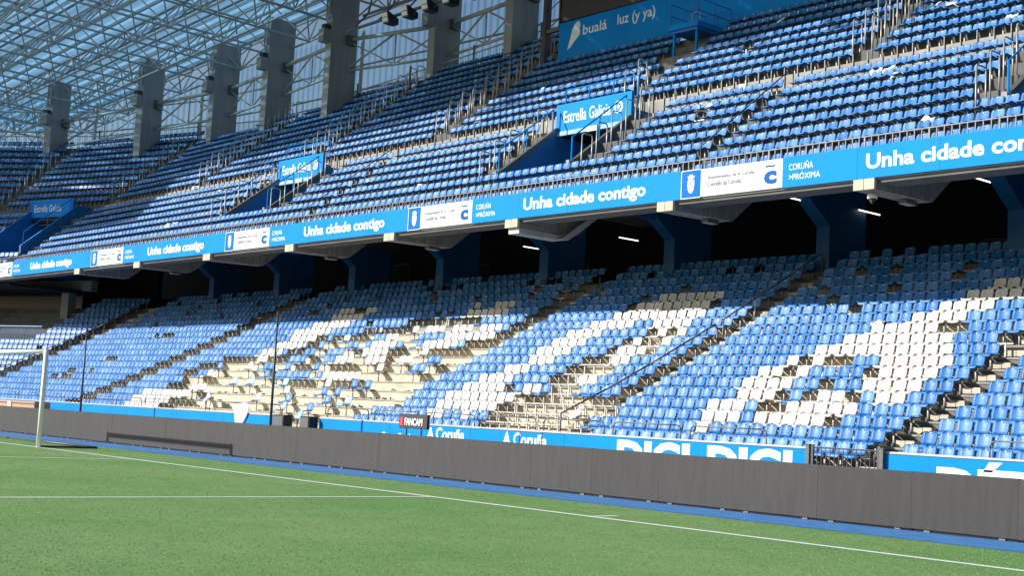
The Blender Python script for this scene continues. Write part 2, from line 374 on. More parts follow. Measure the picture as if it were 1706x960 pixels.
# ------------------------------------------------------------------ seats: one shape, split in parts
PAN = [(-.420,.412,.155),(-.428,.424,.188),(-.39,.438,.203),(-.22,.424,.212),(-.08,.424,.208),(-.02,.455,.200)]
BACK = [(-.02,.455,.200),(.02,.54,.206),(.05,.64,.214),(.075,.715,.207),(.086,.760,.178),(.089,.780,.118)]
PAN_LIP = [(-.425,.352,.150),(-.452,.395,.185),(-.42,.436,.203),(-.22,.424,.212),(-.08,.424,.208),(-.02,.455,.200)]   # lower tier: deep rolled front edge
def shell(mb, prof, cols, is_pan, mi=0, th=.016):
    b = len(mb.v); nc = len(cols); nr = len(prof)
    for side in (0, 1):
        for y, z, hw in prof:
            for t in cols:
                c = t*t
                if is_pan: mb.v.append((t*hw, y+side*.004, z+.022*c-side*th))
                else: mb.v.append((t*hw, y-.045*c+side*th, z-side*.003))
    idx = lambda s_, r, c: b+s_*nr*nc+r*nc+c
    for r in range(nr-1):
        for c in range(nc-1):
            mb.f.append((idx(0,r,c), idx(0,r,c+1), idx(0,r+1,c+1), idx(0,r+1,c))); mb.m.append(mi)
            mb.f.append((idx(1,r,c), idx(1,r+1,c), idx(1,r+1,c+1), idx(1,r,c+1))); mb.m.append(mi)
    for r in range(nr-1):
        mb.f.append((idx(0,r,0), idx(0,r+1,0), idx(1,r+1,0), idx(1,r,0))); mb.m.append(mi)
        mb.f.append((idx(0,r,nc-1), idx(1,r,nc-1), idx(1,r+1,nc-1), idx(0,r+1,nc-1))); mb.m.append(mi)
    for c in range(nc-1):
        mb.f.append((idx(0,0,c), idx(1,0,c), idx(1,0,c+1), idx(0,0,c+1))); mb.m.append(mi)
        mb.f.append((idx(0,nr-1,c), idx(0,nr-1,c+1), idx(1,nr-1,c+1), idx(1,nr-1,c))); mb.m.append(mi)
def bracket(mb, mi=0, lod=0):
    mb.box(-.022, .022, -.10, -.056, 0, .405, mi)
    if not lod:
        mb.box(-.018, .018, -.34, -.02, .375, .40, mi); mb.box(-.07, .07, -.13, -.03, 0, .012, mi)
def tagplate(mb, mi=0): mb.box(-.024, .024, .060, .074, .728, .750, mi)
FULL = [-1,-.72,-.35,0,.35,.72,1]; LOWC = [-1,-.55,.55,1]
def part(fn, name, m):
    mb = MB(); fn(mb); return mb.mesh(name, m, True)
SEAT = {}
for c, m in (('B','seat_blue'),('W','seat_white'),('D','seat_navy'),('L','seat_faded')):
    SEAT[c] = (part(lambda q: shell(q, BACK, FULL, False), 'backrest', m), part(lambda q: shell(q, PAN_LIP, FULL, True), 'seat_pan', m), part(lambda q: shell(q, PAN, FULL, True), 'seat_pan', m))
BRK = part(lambda q: bracket(q), 'bracket', 'bracket'); TAGM = part(tagplate, 'number_plate', 'seat_tag')
def low_detail(pan):
    lod = MB(); shell(lod, pan[:1]+pan[2:], LOWC, True, 0); shell(lod, BACK, LOWC, False, 0); bracket(lod, 1, 1); tagplate(lod, 2)
    return lod
lod = low_detail(PAN_LIP); LODF = lod.f; LODM = lod.m
LODV1, LODV2 = np.array(lod.v), np.array(low_detail(PAN).v)
EMPV = None

# lower tier seat plan: row by row, runs of (first seat, how many, code); 1 white, 2 seat gone but frame left, 3 bare step, 4 aisle, 5 navy, 6 faded; all else blue
RUNS = [
    [(34, 4, 4), (48, 7, 1), (55, 24, 3), (79, 1, 6), (80, 4, 3), (84, 3, 4), (102, 11, 2), (133, 2, 4)],
    [(34, 4, 4), (46, 8, 1), (54, 20, 3), (74, 1, 6), (75, 3, 3), (79, 5, 3), (84, 3, 4), (94, 2, 1), (98, 1, 1), (101, 10, 2), (120, 1, 1), (133, 2, 4)],
    [(34, 4, 4), (45, 10, 1), (55, 3, 3), (58, 1, 6), (59, 8, 3), (67, 1, 1), (68, 4, 3), (73, 5, 3), (79, 2, 3), (81, 1, 6), (82, 2, 3), (84, 3, 4), (87, 2, 3), (93, 7, 1), (100, 12, 2), (119, 3, 1), (123, 5, 1), (128, 1, 2), (133, 2, 4)],
    [(34, 4, 4), (47, 5, 3), (52, 3, 1), (55, 14, 3), (69, 1, 1), (70, 5, 3), (76, 1, 3), (78, 6, 3), (84, 3, 4), (87, 1, 3), (92, 8, 1), (100, 11, 2), (118, 3, 1), (122, 2, 2), (124, 5, 1), (133, 2, 4)],
    [(14, 2, 2), (17, 3, 2), (34, 4, 4), (47, 10, 3), (57, 1, 6), (58, 2, 3), (60, 1, 6), (61, 5, 3), (66, 1, 6), (67, 6, 3), (73, 1, 1), (74, 3, 3), (78, 1, 3), (80, 4, 3), (84, 3, 4), (92, 5, 1), (97, 1, 2), (99, 2, 1), (102, 3, 2), (109, 2, 4), (119, 3, 1), (122, 1, 2), (124, 1, 2), (125, 2, 1), (127, 1, 2), (129, 2, 1), (133, 2, 4)],
    [(15, 2, 2), (21, 1, 2), (34, 4, 4), (44, 3, 3), (49, 1, 1), (50, 10, 3), (61, 1, 3), (68, 1, 3), (70, 6, 1), (76, 8, 3), (84, 3, 4), (92, 4, 1), (100, 3, 2), (103, 2, 1), (109, 2, 4), (118, 4, 1), (124, 1, 2), (127, 4, 1), (133, 2, 4)],
    [(34, 4, 4), (44, 4, 3), (49, 5, 3), (54, 1, 1), (55, 2, 3), (59, 2, 3), (62, 4, 3), (67, 9, 3), (76, 1, 1), (77, 4, 3), (83, 1, 3), (84, 3, 4), (93, 3, 1), (100, 5, 2), (109, 2, 4), (118, 2, 1), (120, 1, 2), (121, 1, 1), (126, 1, 2), (127, 4, 1), (133, 2, 4)],
    [(18, 3, 2), (34, 4, 4), (46, 7, 3), (53, 2, 1), (55, 4, 3), (62, 3, 3), (67, 3, 1), (70, 2, 3), (72, 3, 1), (75, 2, 3), (77, 2, 1), (79, 2, 3), (83, 1, 3), (84, 3, 4), (94, 3, 1), (100, 3, 2), (103, 2, 1), (109, 2, 4), (119, 1, 1), (120, 1, 2), (121, 1, 1), (122, 2, 2), (126, 5, 1), (133, 2, 4)],
    [(34, 4, 4), (51, 4, 1), (56, 1, 3), (57, 1, 5), (58, 1, 3), (61, 2, 3), (66, 3, 3), (69, 4, 1), (73, 5, 3), (78, 1, 1), (79, 5, 3), (84, 3, 4), (93, 4, 1), (101, 1, 2), (102, 3, 1), (105, 1, 2), (109, 2, 4), (120, 10, 1), (133, 2, 4)],
    [(34, 4, 4), (51, 5, 1), (56, 1, 5), (57, 2, 3), (60, 4, 3), (66, 1, 3), (68, 4, 1), (73, 2, 3), (76, 5, 1), (82, 2, 3), (84, 3, 4), (93, 4, 1), (101, 1, 2), (102, 1, 1), (103, 2, 2), (105, 1, 1), (109, 2, 4), (121, 8, 1), (132, 1, 2), (133, 2, 4)],
    [(34, 4, 4), (51, 5, 1), (56, 2, 3), (59, 2, 3), (61, 1, 6), (62, 4, 3), (68, 2, 1), (70, 3, 3), (77, 7, 1), (84, 3, 4), (93, 4, 1), (102, 1, 2), (103, 1, 1), (104, 1, 2), (105, 1, 1), (109, 2, 4), (122, 5, 1), (127, 2, 2), (133, 2, 4)],
    [(17, 1, 2), (19, 3, 2), (34, 4, 4), (49, 7, 1), (62, 2, 3), (64, 1, 5), (65, 5, 3), (70, 1, 1), (71, 1, 3), (72, 3, 1), (75, 1, 3), (76, 3, 1), (79, 1, 3), (80, 3, 1), (84, 3, 4), (94, 5, 1), (101, 4, 1), (109, 2, 4), (124, 4, 1), (133, 2, 4)],
    [(34, 4, 4), (50, 7, 1), (60, 1, 2), (67, 11, 3), (84, 3, 4), (95, 10, 1), (109, 2, 4), (118, 1, 2), (125, 4, 1), (133, 2, 4), (139, 1, 2)],
    [(4, 1, 2), (10, 1, 2), (34, 4, 4), (51, 6, 1), (69, 1, 2), (71, 1, 2), (74, 6, 1), (84, 3, 4), (95, 1, 2), (96, 8, 1), (104, 1, 2), (109, 2, 4), (115, 1, 2), (126, 5, 1), (133, 2, 4), (157, 1, 2)],
    [(1, 1, 2), (24, 1, 2), (33, 1, 2), (34, 4, 4), (44, 2, 2), (50, 3, 1), (53, 2, 2), (55, 2, 1), (73, 1, 1), (76, 3, 1), (84, 3, 4), (95, 1, 2), (97, 7, 1), (109, 2, 4), (113, 1, 2), (119, 1, 2), (127, 3, 1), (133, 2, 4), (142, 2, 2), (146, 1, 2)],
    [(2, 1, 2), (12, 1, 2), (14, 1, 2), (34, 4, 4), (45, 1, 2), (64, 1, 2), (71, 1, 2), (79, 1, 2), (83, 1, 2), (84, 3, 4), (88, 1, 2), (98, 1, 2), (109, 2, 4), (111, 1, 2), (123, 1, 2), (129, 1, 2), (132, 1, 2), (133, 2, 4), (153, 1, 2), (157, 1, 2), (161, 1, 2)],
    [(12, 1, 2), (27, 1, 2), (34, 4, 4), (46, 1, 2), (52, 1, 2), (62, 1, 2), (78, 1, 2), (82, 1, 2), (84, 3, 4), (109, 2, 4), (114, 1, 2), (117, 1, 2), (123, 1, 2), (133, 2, 4), (136, 1, 2), (140, 1, 2), (142, 1, 2), (153, 2, 2), (158, 1, 2)],
    [(3, 1, 2), (14, 1, 2), (34, 4, 4), (59, 1, 2), (61, 2, 2), (64, 1, 2), (75, 1, 2), (77, 3, 2), (84, 3, 4), (91, 1, 2), (100, 1, 2), (103, 1, 2), (109, 2, 4), (131, 1, 2), (133, 2, 4), (147, 1, 2)],
    [(15, 1, 2), (19, 1, 2), (27, 2, 2), (34, 4, 4), (38, 1, 2), (41, 1, 2), (45, 1, 2), (56, 1, 2), (66, 1, 2), (84, 3, 4), (92, 1, 2), (109, 2, 4), (113, 1, 2), (115, 1, 2), (117, 1, 2), (127, 1, 2), (133, 2, 4), (143, 1, 2)]
]
SEAT_CODE = {1: 'W', 2: '_', 3: '.', 4: '=', 5: 'D', 6: 'L'}
ROWMAP = []
for runs in RUNS:
    plan = ['B']*162
    for first, many, code in runs:
        for k in range(first, first+many): plan[k] = SEAT_CODE[code]
    ROWMAP.append(plan)
K0 = -93
SEATS = []        # (x, y, z, rz, colour, tier, row, ref)   z = tread level
GAPS = []; BARE = []
for i, row in enumerate(ROWMAP):
    T = LZ[i]-BT
    for k, c in enumerate(row):
        x = (K0+k)*.48
        if c in 'BWDL': SEATS.append((x, LY[i], T, 0, c, 'lower', i))
        elif c == '_': GAPS.append((x, LY[i], T))
        elif c == '.': BARE.append((x, LY[i], T))
for fr, L, ta, tb_ in ((LB_, L_LEN, lt1, lt2), (LC_, 12, lt2, 0)):
    for i in range(19):
        r = LY[i]-13.9; a = -ta*r+.85
        while a < L+tb_*r-.5:
            if i < 10 and fr is LB_ and random.random() < .12: a += .48; continue
            if i >= 11 and (fr is LC_ or a > 3.0): a += .48; continue
            p = fr.p(a, r, LZ[i]-BT)
            SEATS.append((p.x, p.y, p.z, fr.th, 'B', 'corner', i)); a += .48

# ================================================================== upper tier geometry
UY = [20.3+.8*i for i in range(8)]+[27.6+.8*j for j in range(13)]
UZ = [10.34+.613*i for i in range(8)]+[15.87+.645*j for j in range(13)]
UA, UB_, UC_, ut1, ut2 = frames(-52.0, 19.6, R(17), 9.5, R(36))
U_LEN = 9.5
VOM = [18.35, -4.5, -27.35]; VW = 4.55       # left edges and width of the stair wells
U_AISLE = [(21.4, .55), (9.75, .55), (-2.0, .55), (-15.3, .55), (-27.6, .55), (-40.0, .55)]
def umax(j):                                  # (x0, x1) of the straight upper rows: the rear edge steps back towards the middle
    return {9:-46, 10:-37, 11:-28.5, 12:-22}.get(j, -99)
upper = empty('upper_terrace', (-10, 19.6, 9), 'grey concrete steps of the upper tier of the stand', 'terrace')
for i in range(21):
    T = UZ[i]-BT; y0, y1 = UY[i]-.62, UY[i]+.24; zb = T-.70
    j = i-8
    xl = -52.0-(y0-19.6)*ut1; xr = XR
    if j >= 8: xl, xr = max(xl, umax(j)), -13.9
    mb = MB(); x = xl
    cuts = [(v+.002, v+VW-.002) for v in sorted(VOM)] if 3 <= i < 8 else []
    for a, b in cuts+[(xr, xr)]:
        mb.box(x, a, y0, y1, zb, T); x = b
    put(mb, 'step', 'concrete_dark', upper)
    if j < 11:
        mb = MB(); 
        if 2 <= i < 8:
            UB_.box(mb, 5.0, U_LEN, y0-19.6, y1-19.6, zb, T, 0, 0, ut2)
            UB_.box(mb, 0, .4, y0-19.6, y1-19.6, zb, T, 0, ut1, 0)
        else: UB_.box(mb, 0, U_LEN, y0-19.6, y1-19.6, zb, T, 0, ut1, ut2)
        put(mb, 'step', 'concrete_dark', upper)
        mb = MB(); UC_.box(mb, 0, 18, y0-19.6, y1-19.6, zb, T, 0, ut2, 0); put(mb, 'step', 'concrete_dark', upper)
# cross walkway between the two blocks, with its kerb
WZ = UZ[7]-BT+.30
mb = MB(); x = -52-6.6*ut1
for v in sorted(VOM)+[None]:
    a = XR if v is None else v+.002
    mb.box(x, a, 26.142, 26.978, WZ-.5, WZ); mb.box(x, a, 26.142, 26.25, WZ+.002, WZ+.12, 1)
    if v is not None: x = v+VW-.002
put(mb, 'walkway', ['concrete', 'concrete'], upper)
mb = MB(); UB_.box(mb, 0, U_LEN, 6.54, 7.38, WZ-.5, WZ, 0, ut1, ut2); UC_.box(mb, 0, 18, 6.54, 7.38, WZ-.5, WZ, 0, ut2, 0); put(mb, 'walkway', 'concrete', upper)
mb = MB(); mb.box(-56, XR, 26.979, 27.05, WZ-.3, UZ[8]-BT-.002); put(mb, 'walkway_riser', 'concrete', upper)
# short stub posts under the first row above the walkway
mb = MB()
for k in range(int((XR+51)/.62)):
    x = -51+k*.62; mb.box(x-.016, x+.016, 26.93, 26.975, WZ, UZ[8]-BT+.30)
o = put(mb, 'stub_posts', 'rail_grey', upper); o['kind'] = 'stuff'
# upper landing behind the last rows
mb = MB(); mb.box(-53.6, -30, 34.3, 40, UZ[16]-BT-.6, UZ[16]-BT+.1); mb.box(-30, -13.9, 37.4, 40.5, UZ[19]-BT-.6, UZ[19]-BT+.1); put(mb, 'rear_landing', 'concrete_dark', upper)
for i in range(21):
    T = UZ[i]-BT; j = i-8; r = UY[i]-19.6
    xl = -52.0-r*ut1+.6; xr = XR-.3
    if j >= 8: xl, xr = max(xl, umax(j)+.3), -14.2
    for k in range(-140, 70):
        x = k*.48+(.24 if i % 2 else 0)*0
        if x < xl or x > xr: continue
        if j >= 0 and any(abs(x-a) < h for a, h in U_AISLE): continue
        if j < 0 and any(v-1.3 < x < v+VW+1.45 for v in VOM) and i >= 3: continue
        if j < 0 and i < 3 and any(v+VW+.4 < x < v+VW+1.0 for v in VOM[:1]): continue
        if j < 0 and any(abs(x-a) < .3 for a in (7.7, -16.9)): continue
        if 0 <= j and -3.4 < x < -1.2 and UY[i] > 30.7: continue
        if random.random() < .006: GAPS.append((x, UY[i], T)); continue
        SEATS.append((x, UY[i], T, 0, 'B', 'upper', i))
    if j < 11:
        for fr, L, ta, tb_ in ((UB_, U_LEN, ut1, ut2), (UC_, 14, ut2, 0)):
            a = -ta*r+.8
            while a < L+tb_*r-.5:
                if fr is UB_ and 2 <= i < 8 and a < 6.0: a += .48; continue
                p = fr.p(a, r, T); SEATS.append((p.x, p.y, p.z, fr.th, 'B', 'corner', i)); a += .48

# ------------------------------------------------------------------ choose the seats that show largest, label them, build the rest as one mass
def in_view(p):
    v = Vector(p)-Vector(CAM_POS); d = v.dot(f_)
    return abs(v.dot(rr)/d) < .388 and abs(v.dot(uu)/d) < .218
byrow = {}
for s in SEATS: byrow.setdefault((s[5], s[6]), []).append(s)
def seat_label(s):
    x, y, z, rz, c, tier, i = s
    col = {'B':'blue','W':'white','D':'navy','L':'faded'}[c]
    if tier == 'lower':
        refs = [(19.35, 'grey stair aisle'), (7.75, 'long sloping handrail'), (-3.9, 'stair beside bare cream steps'), (-27.6, 'stair ending the solid blue block')]
        if x > 19.35: ref, nm, side = 19.35, 'grey stair aisle', 'right of'
        else: ref, nm = min((r for r in refs if r[0] > x), key=lambda r: r[0]-x); side = 'left of'
        n = sum(1 for t in byrow[(tier, i)] if min(ref, x)-.01 <= t[0] <= max(ref, x)+.01)
        return f'{col} seat {nth(n)} {side} the {nm}, {nth(i+1)} row, lower tier'
    if i < 8:
        refs = [(23.5, 'stair well off the frame edge'), (18.35, 'stair well at the frame edge'), (7.7, 'thin handrail'), (-4.5, 'middle stair well'), (-16.9, 'far thin handrail'), (-27.35, 'far stair well')]
    else: refs = [(30, 'last aisle'), (21.4, 'aisle at the frame edge'), (9.75, 'stepped hoop aisle'), (-2.0, 'aisle under the blue platform'), (-15.3, 'far aisle')]
    c_ = [r for r in refs if r[0] > x]; ref, nm = min(c_, key=lambda r: r[0]-x) if c_ else (XR, 'stand end')
    n = sum(1 for t in byrow[(tier, i)] if x-.01 <= t[0] <= ref)
    return f'{col} seat {nth(n)} left of the {nm}, {nth(i+1)} row, upper tier'
dist = lambda s: (Vector(s[:3])-Vector(CAM_POS)).length
near_blue = set(sorted([s for s in SEATS if s[4] == 'B' and in_view((s[0], s[1], s[2]+.62)) and not (s[5] == 'lower' and s[6] == 0)], key=dist)[:300])
whites = sorted([s for s in SEATS if s[4] == 'W' and in_view((s[0], s[1], s[2]+.62))], key=dist)
odd = [s for s in SEATS if s[4] in 'DL']
single = set(whites[:300]) | near_blue | set(odd)
for s in single:
    x, y, z, rz, c, tier, i = s
    nm = {'B':'blue_seat','W':'white_seat','D':'navy_seat','L':'faded_seat'}[c]
    e = empty(nm, (x, y, z), seat_label(s), 'seat', {'B':'blue stadium seats','W':'white stadium seats','D':'navy replacement seats','L':'sun-faded seats'}[c], rz+random.uniform(-.03, .03))
    e.rotation_euler.x = random.uniform(-.02, .02)
    if c in 'DL': e.rotation_euler.z += random.uniform(-.3, .3)
    bk = link('backrest', SEAT[c][0], e); link('seat_pan', SEAT[c][2 if tier == 'upper' else 1], e); link('bracket', BRK, e)
    if c != 'D': link('number_plate', TAGM, bk)
def mass(name, lst, mats, label):
    n = len(lst); nv = len(LODV1); up = np.array([s[2] > 9 for s in lst])
    LODV = np.where(up[:, None, None], LODV2[None], LODV1[None])
    pos = np.array([s[:3] for s in lst]); rz = np.array([s[3] for s in lst])+RNG.normal(0, .015, n)
    c, s_ = np.cos(rz), np.sin(rz)
    V = np.empty((n, nv, 3))
    tilt = RNG.normal(0, .012, n)[:, None]
    ly = LODV[:,:,1]+tilt*(LODV[:,:,2]-.4)
    V[:,:,0] = c[:,None]*LODV[:,:,0]-s_[:,None]*ly+pos[:,0:1]
    V[:,:,1] = s_[:,None]*LODV[:,:,0]+c[:,None]*ly+pos[:,1:2]
    V[:,:,2] = LODV[:,:,2]+pos[:,2:3]
    nf = len(LODF); F = np.array(LODF)                        # all quads
    FI = (F[None]+np.arange(n)[:,None,None]*nv).reshape(-1, 4)
    me = bpy.data.meshes.new(name); me.vertices.add(n*nv); me.vertices.foreach_set('co', V.ravel())
    me.loops.add(FI.size); me.loops.foreach_set('vertex_index', FI.ravel().astype(np.int32))
    me.polygons.add(len(FI)); me.polygons.foreach_set('loop_start', np.arange(0, FI.size, 4, dtype=np.int32)); me.polygons.foreach_set('loop_total', np.full(len(FI), 4, dtype=np.int32))
    for m in mats: me.materials.append(MATS[m])
    me.polygons.foreach_set('material_index', np.tile(np.array(LODM, dtype=np.int32), n))
    me.polygons.foreach_set('use_smooth', np.ones(len(FI), dtype=bool)); me.update(calc_edges=True)
    return tag(link(name, me), label, 'seats', kind='stuff')
rest = [s for s in SEATS if s[4] == 'B' and s not in near_blue]
mass('blue_seats', rest, ['seat_blue', 'bracket', 'seat_tag'], 'thousands of blue plastic seats filling the rest of both tiers')
wrest = [s for s in SEATS if s[4] == 'W' and s not in single]
if wrest: mass('white_seats', wrest, ['seat_white', 'bracket', 'seat_tag'], 'remaining white plastic seats at the edge of the lower tier')
# bare seat frames where seats are missing, and the dark bolt caps on the bare steps
mb = MB()
for x, y, z in GAPS:
    mb.box(x-.022, x+.022, y-.10, y-.056, z, z+.405); mb.box(x-.25, x+.25, y-.09, y-.05, z+.41, z+.445)
    mb.box(x-.018, x+.018, y-.34, y-.02, z+.375, z+.40)
    if random.random() < .5: mb.box(x+.1, x+.14, y-.30, y-.26, z+.05, z+.44)
tag(mb.build('empty_seat_frames', 'bracket'), 'bare steel seat frames left where seats were taken out', 'seat frames', kind='stuff')
mb = MB()
for x, y, z in BARE:
    if random.random() < .45:
        mb.box(x-.09, x+.09, y-.30, y-.16, z, z+.035+random.random()*.03)
    if random.random() < .25: mb.box(x-.02, x+.02, y+.05, y+.12, z, z+.1)
tag(mb.build('bolt_caps', 'grey_paint'), 'dark bolt caps left on the bare cream steps', 'bolts', kind='stuff')

# ================================================================== front wall of the lower tier and its banners
fw = empty('front_wall', (0, 13.6, 0), 'low front wall of the lower tier behind the perimeter boards', 'wall')
mb = MB(); mb.box(-45.6, -6.3, 13.56, 13.78, 0, 1.0); mb.box(-3.7, 17.95, 13.56, 13.78, 0, 1.0); mb.box(20.12, XR, 13.56, 13.78, 0, 1.0); put(mb, 'wall', 'concrete', fw)
mb = MB(); mb.box(-45.6, -6.28, 13.52, 13.80, 1.003, 1.05); mb.box(-3.72, 17.97, 13.52, 13.80, 1.003, 1.05); mb.box(20.10, XR, 13.52, 13.80, 1.003, 1.05); put(mb, 'coping', 'steel', fw)
mb = MB(); LB_.box(mb, 0, L_LEN, -.34, -.12, 0, 1.0); LC_.box(mb, 0, 16, -.34, -.12, 0, 1.0); put(mb, 'wall', 'banner_deep', fw)
def banner(x0, x1, label, texts):
    e = empty('wall_banner', (x0, 13.5, 0), label, 'banner', 'banners along the front wall')
    n = max(1, round((x1-x0)/4.3))
    for k in range(n):
        a, b = x0+(x1-x0)*k/n, x0+(x1-x0)*(k+1)/n
        mb = MB(); mb.box(a+.006, b-.006, 13.515, 13.553, .05, .985); put(mb, 'panel', 'banner_blue', e)
    for body, a, b, z0, z1, bold in texts:
        t = text_obj(body, a, b, z0, z1, 13.513, 'print_white', None, bold=bold); t.parent = e; t.matrix_parent_inverse = Matrix.Translation(-e.location)
    return e
banner(-45.4, -6.35, 'long blue banner on the front wall behind the goal', [('RIAZOR', -24.5, -16.5, .1, .62, .02)])
banner(-3.68, 17.93, 'blue front wall banner lettered A Coruña and DIGI DIGI', [
    ('A Coruña', 2.75, 4.68, .55, .95, .025), ('A Coruña', 6.55, 8.55, .53, .95, .025),
    ('DIGI', 11.45, 14.15, .10, .94, .05), ('DIGI', 14.75, 17.5, .10, .94, .05), ('Concello de', .2, 2.0, .5, .68, .01)])
banner(20.14, XR-.1, 'blue front wall banner right of the barrier gate lettered DÉPOR', [('DÉPOR', 21.5, 25.9, .06, .95, .05)])
# black barrier gate in the gap of the wall
g = empty('barrier_gate', (19, 13.45, 0), 'black barred gate closing the gap between the blue front banners', 'gate')
mb = MB()
for x in (18.15, 20.02): mb.box(x-.03, x+.03, 13.42, 13.48, 0, 1.12)
put(mb, 'gate_post', 'rail_dark', g)
mb = MB(); mb.tube((18.15, 13.45, 1.05), (20.02, 13.45, 1.05), .022); mb.tube((18.15, 13.45, .12), (20.02, 13.45, .12), .022); put(mb, 'gate_rail', 'rail_dark', g)
for k in range(14):
    x = 18.28+k*.125; mb = MB(); mb.tube((x, 13.45, .12), (x, 13.45, 1.05), .012, 5); put(mb, 'bar', 'rail_dark', g)
for x0, lab in ((17.97, 'grey box post at the left end of the barrier gate'), (20.06, 'grey box post at the right end of the barrier gate')):
    mb = MB(); mb.box(x0, x0+.1, 13.40, 13.50, 0, 1.10); mb.box(x0-.015, x0+.115, 13.385, 13.515, 1.10, 1.125)
    tag(mb.build('gate_pier', 'steel_dark'), lab, 'post')
# black boxes and open gap behind the goal net pole
for x0, x1, lab in ((-6.25, -5.45, 'black speaker box standing left in the gap of the blue wall'), (-4.35, -3.72, 'black speaker box standing right in the gap of the blue wall')):
    e = empty('speaker_box', (x0, 13.2, 0), lab, 'speaker')
    mb = MB(); mb.box(x0, x1, 13.1, 13.5, .1, 1.06); put(mb, 'cabinet', 'black_box', e, bevel=.02)
    mb = MB(); mb.box(x0+.06, x1-.06, 13.085, 13.098, .16, 1.0); put(mb, 'grille', 'steel_dark', e)
# front guard hoops on the wall
fx = [(-44+2.9*k) for k in range(27)]
n_ = 0
for x in fx:
    if -7.8 < x < -3.6 or 16.0 < x < 20.0: continue
    n_ += 1
    mb = MB(); r = .14; x1 = x+2.55; zt = 1.42
    pts = [(x,13.68,1.04),(x,13.68,zt-r),(x+r*.3,13.68,zt-r*.3),(x+r,13.68,zt),(x1-r,13.68,zt),(x1-r*.3,13.68,zt-r*.3),(x1,13.68,zt-r),(x1,13.68,1.04)]
    mb.path(pts, .022, 6); tag(mb.build('guard_hoop', 'rail_grey', smooth=True), f'low grey guard hoop on the front wall, {nth(n_)} counting from the far corner', 'railing', 'guard hoops along the front wall')

# ================================================================== LED perimeter boards
LEDN = 31
for k in range(LEDN):
    x1 = 31.9-1.7*k; x0 = x1-1.7
    e = empty('led_board', (x0, 3.9, 0), f'dark grey LED perimeter board, {nth(k+1)} counting from the right end of the row' if k else 'dark grey LED perimeter board at the right end of the row', 'led board', 'LED perimeter boards')
    dz = random.uniform(-.003, .003); dy = random.uniform(-.0025, .0025)
    mb = MB(); mb.box(x0+.0015, x1-.0015, 3.9+dy, 4.0+dy, .045+dz, .885+dz); put(mb, 'screen_face', 'led_face', e)
    mb = MB(); mb.box(x0+.01, x1-.01, 3.93+dy, 4.02+dy, .885+dz, .897+dz); put(mb, 'top_edge', 'black_box', e)
    mb = MB(); mb.box(x0+.01, x1-.01, 3.95, 4.05, .012, .045); put(mb, 'base', 'black_box', e)
    for a in (x0+.25, x1-.25):
        mb = MB(); mb.box(a-.05, a+.05, 3.93, 4.35, .008, .044); put(mb, 'foot', 'rail_grey', e)
        mb = MB(); mb.tube((a, 4.3, .03), (a, 4.02, .75), .02, 5); put(mb, 'stay', 'steel_dark', e)
# sign boxes and bits that stand just behind / on the boards
e = empty('fan_sign', (13.1, 4.5, 0), 'small black sign with red and white lettering above the boards', 'sign')
mb = MB(); mb.box(13.05, 14.10, 4.55, 4.63, 1.03, 1.36); put(mb, 'sign_box', 'black_box', e, bevel=.01)
for x in (13.3, 13.85):
    mb = MB(); mb.tube((x, 4.59, .01), (x, 4.59, 1.03), .02); put(mb, 'leg', 'rail_dark', e)
t = text_obj('FANCAM', 13.27, 13.93, 1.10, 1.27, 4.545, 'print_white', None, bold=.03); t.parent = e; t.matrix_parent_inverse = Matrix.Translation(-e.location)
mb = MB(); mb.box(13.11, 13.22, 4.538, 4.548, 1.09, 1.28); put(mb, 'emblem', 'print_red', e)
for a, b, lab in ((19.0, 19.55, 'thin black frame stand behind the LED boards below the A Coruña lettering'),):
    mb = MB(); mb.path([(13.0, 11, 0), (13.0, 11, 1.02)], .015); mb.path([(13.0, 11, 1.02), (13.9, 11, 1.03)], .012); mb.path([(13.9, 11, 1.03), (13.9, 11, 0)], .015)
    mb.v = [(x-2.9, y, z) for x, y, z in mb.v]
    tag(mb.build('frame_stand', 'rail_dark'), lab, 'stand')

# ================================================================== goal and net poles
gl = empty('goal', (0, 0, 0), 'white football goal standing on the goal line', 'goal')
for x, nm in ((3.66, 'post'), (-3.66, 'post')):
    mb = MB(); mb.tube((x, 0, 0), (x, 0, 2.56), .062, 14); put(mb, nm, 'paint_white', gl, smooth=True)
mb = MB(); mb.tube((-3.60, 0, 2.5), (3.60, 0, 2.5), .06, 14); put(mb, 'crossbar', 'paint_white', gl, smooth=True)
for x in (3.66, -3.66):
    mb = MB(); mb.tube((x, 0, .03), (x, 1.6, .03), .028, 8); put(mb, 'ground_bar', 'rail_dark', gl, smooth=True)
mb = MB(); mb.tube((-3.66, 1.6, .03), (3.66, 1.6, .03), .028, 8); put(mb, 'ground_bar', 'rail_dark', gl, smooth=True)
for x, zt, lab in ((-18.6, 4.35, 'thin black net pole near the goal in front of the blue seats'), (-2.95, 4.65, 'thin black net pole in front of the bare cream steps')):
    e = empty('net_pole', (x, 11, 0), lab, 'pole')
    mb = MB(); mb.tube((x, 11, 0), (x, 11, zt), .055, 8, 0, .035); put(mb, 'pole', 'rail_dark', e, smooth=True)
    mb = MB(); mb.box(x-.12, x+.12, 10.88, 11.12, 0, .02); put(mb, 'base_plate', 'rail_dark', e)
    mb = MB(); mb.tube((x, 11, zt-.05), (x+.02, 11, zt+.06), .05, 6); put(mb, 'cap', 'rail_dark', e)
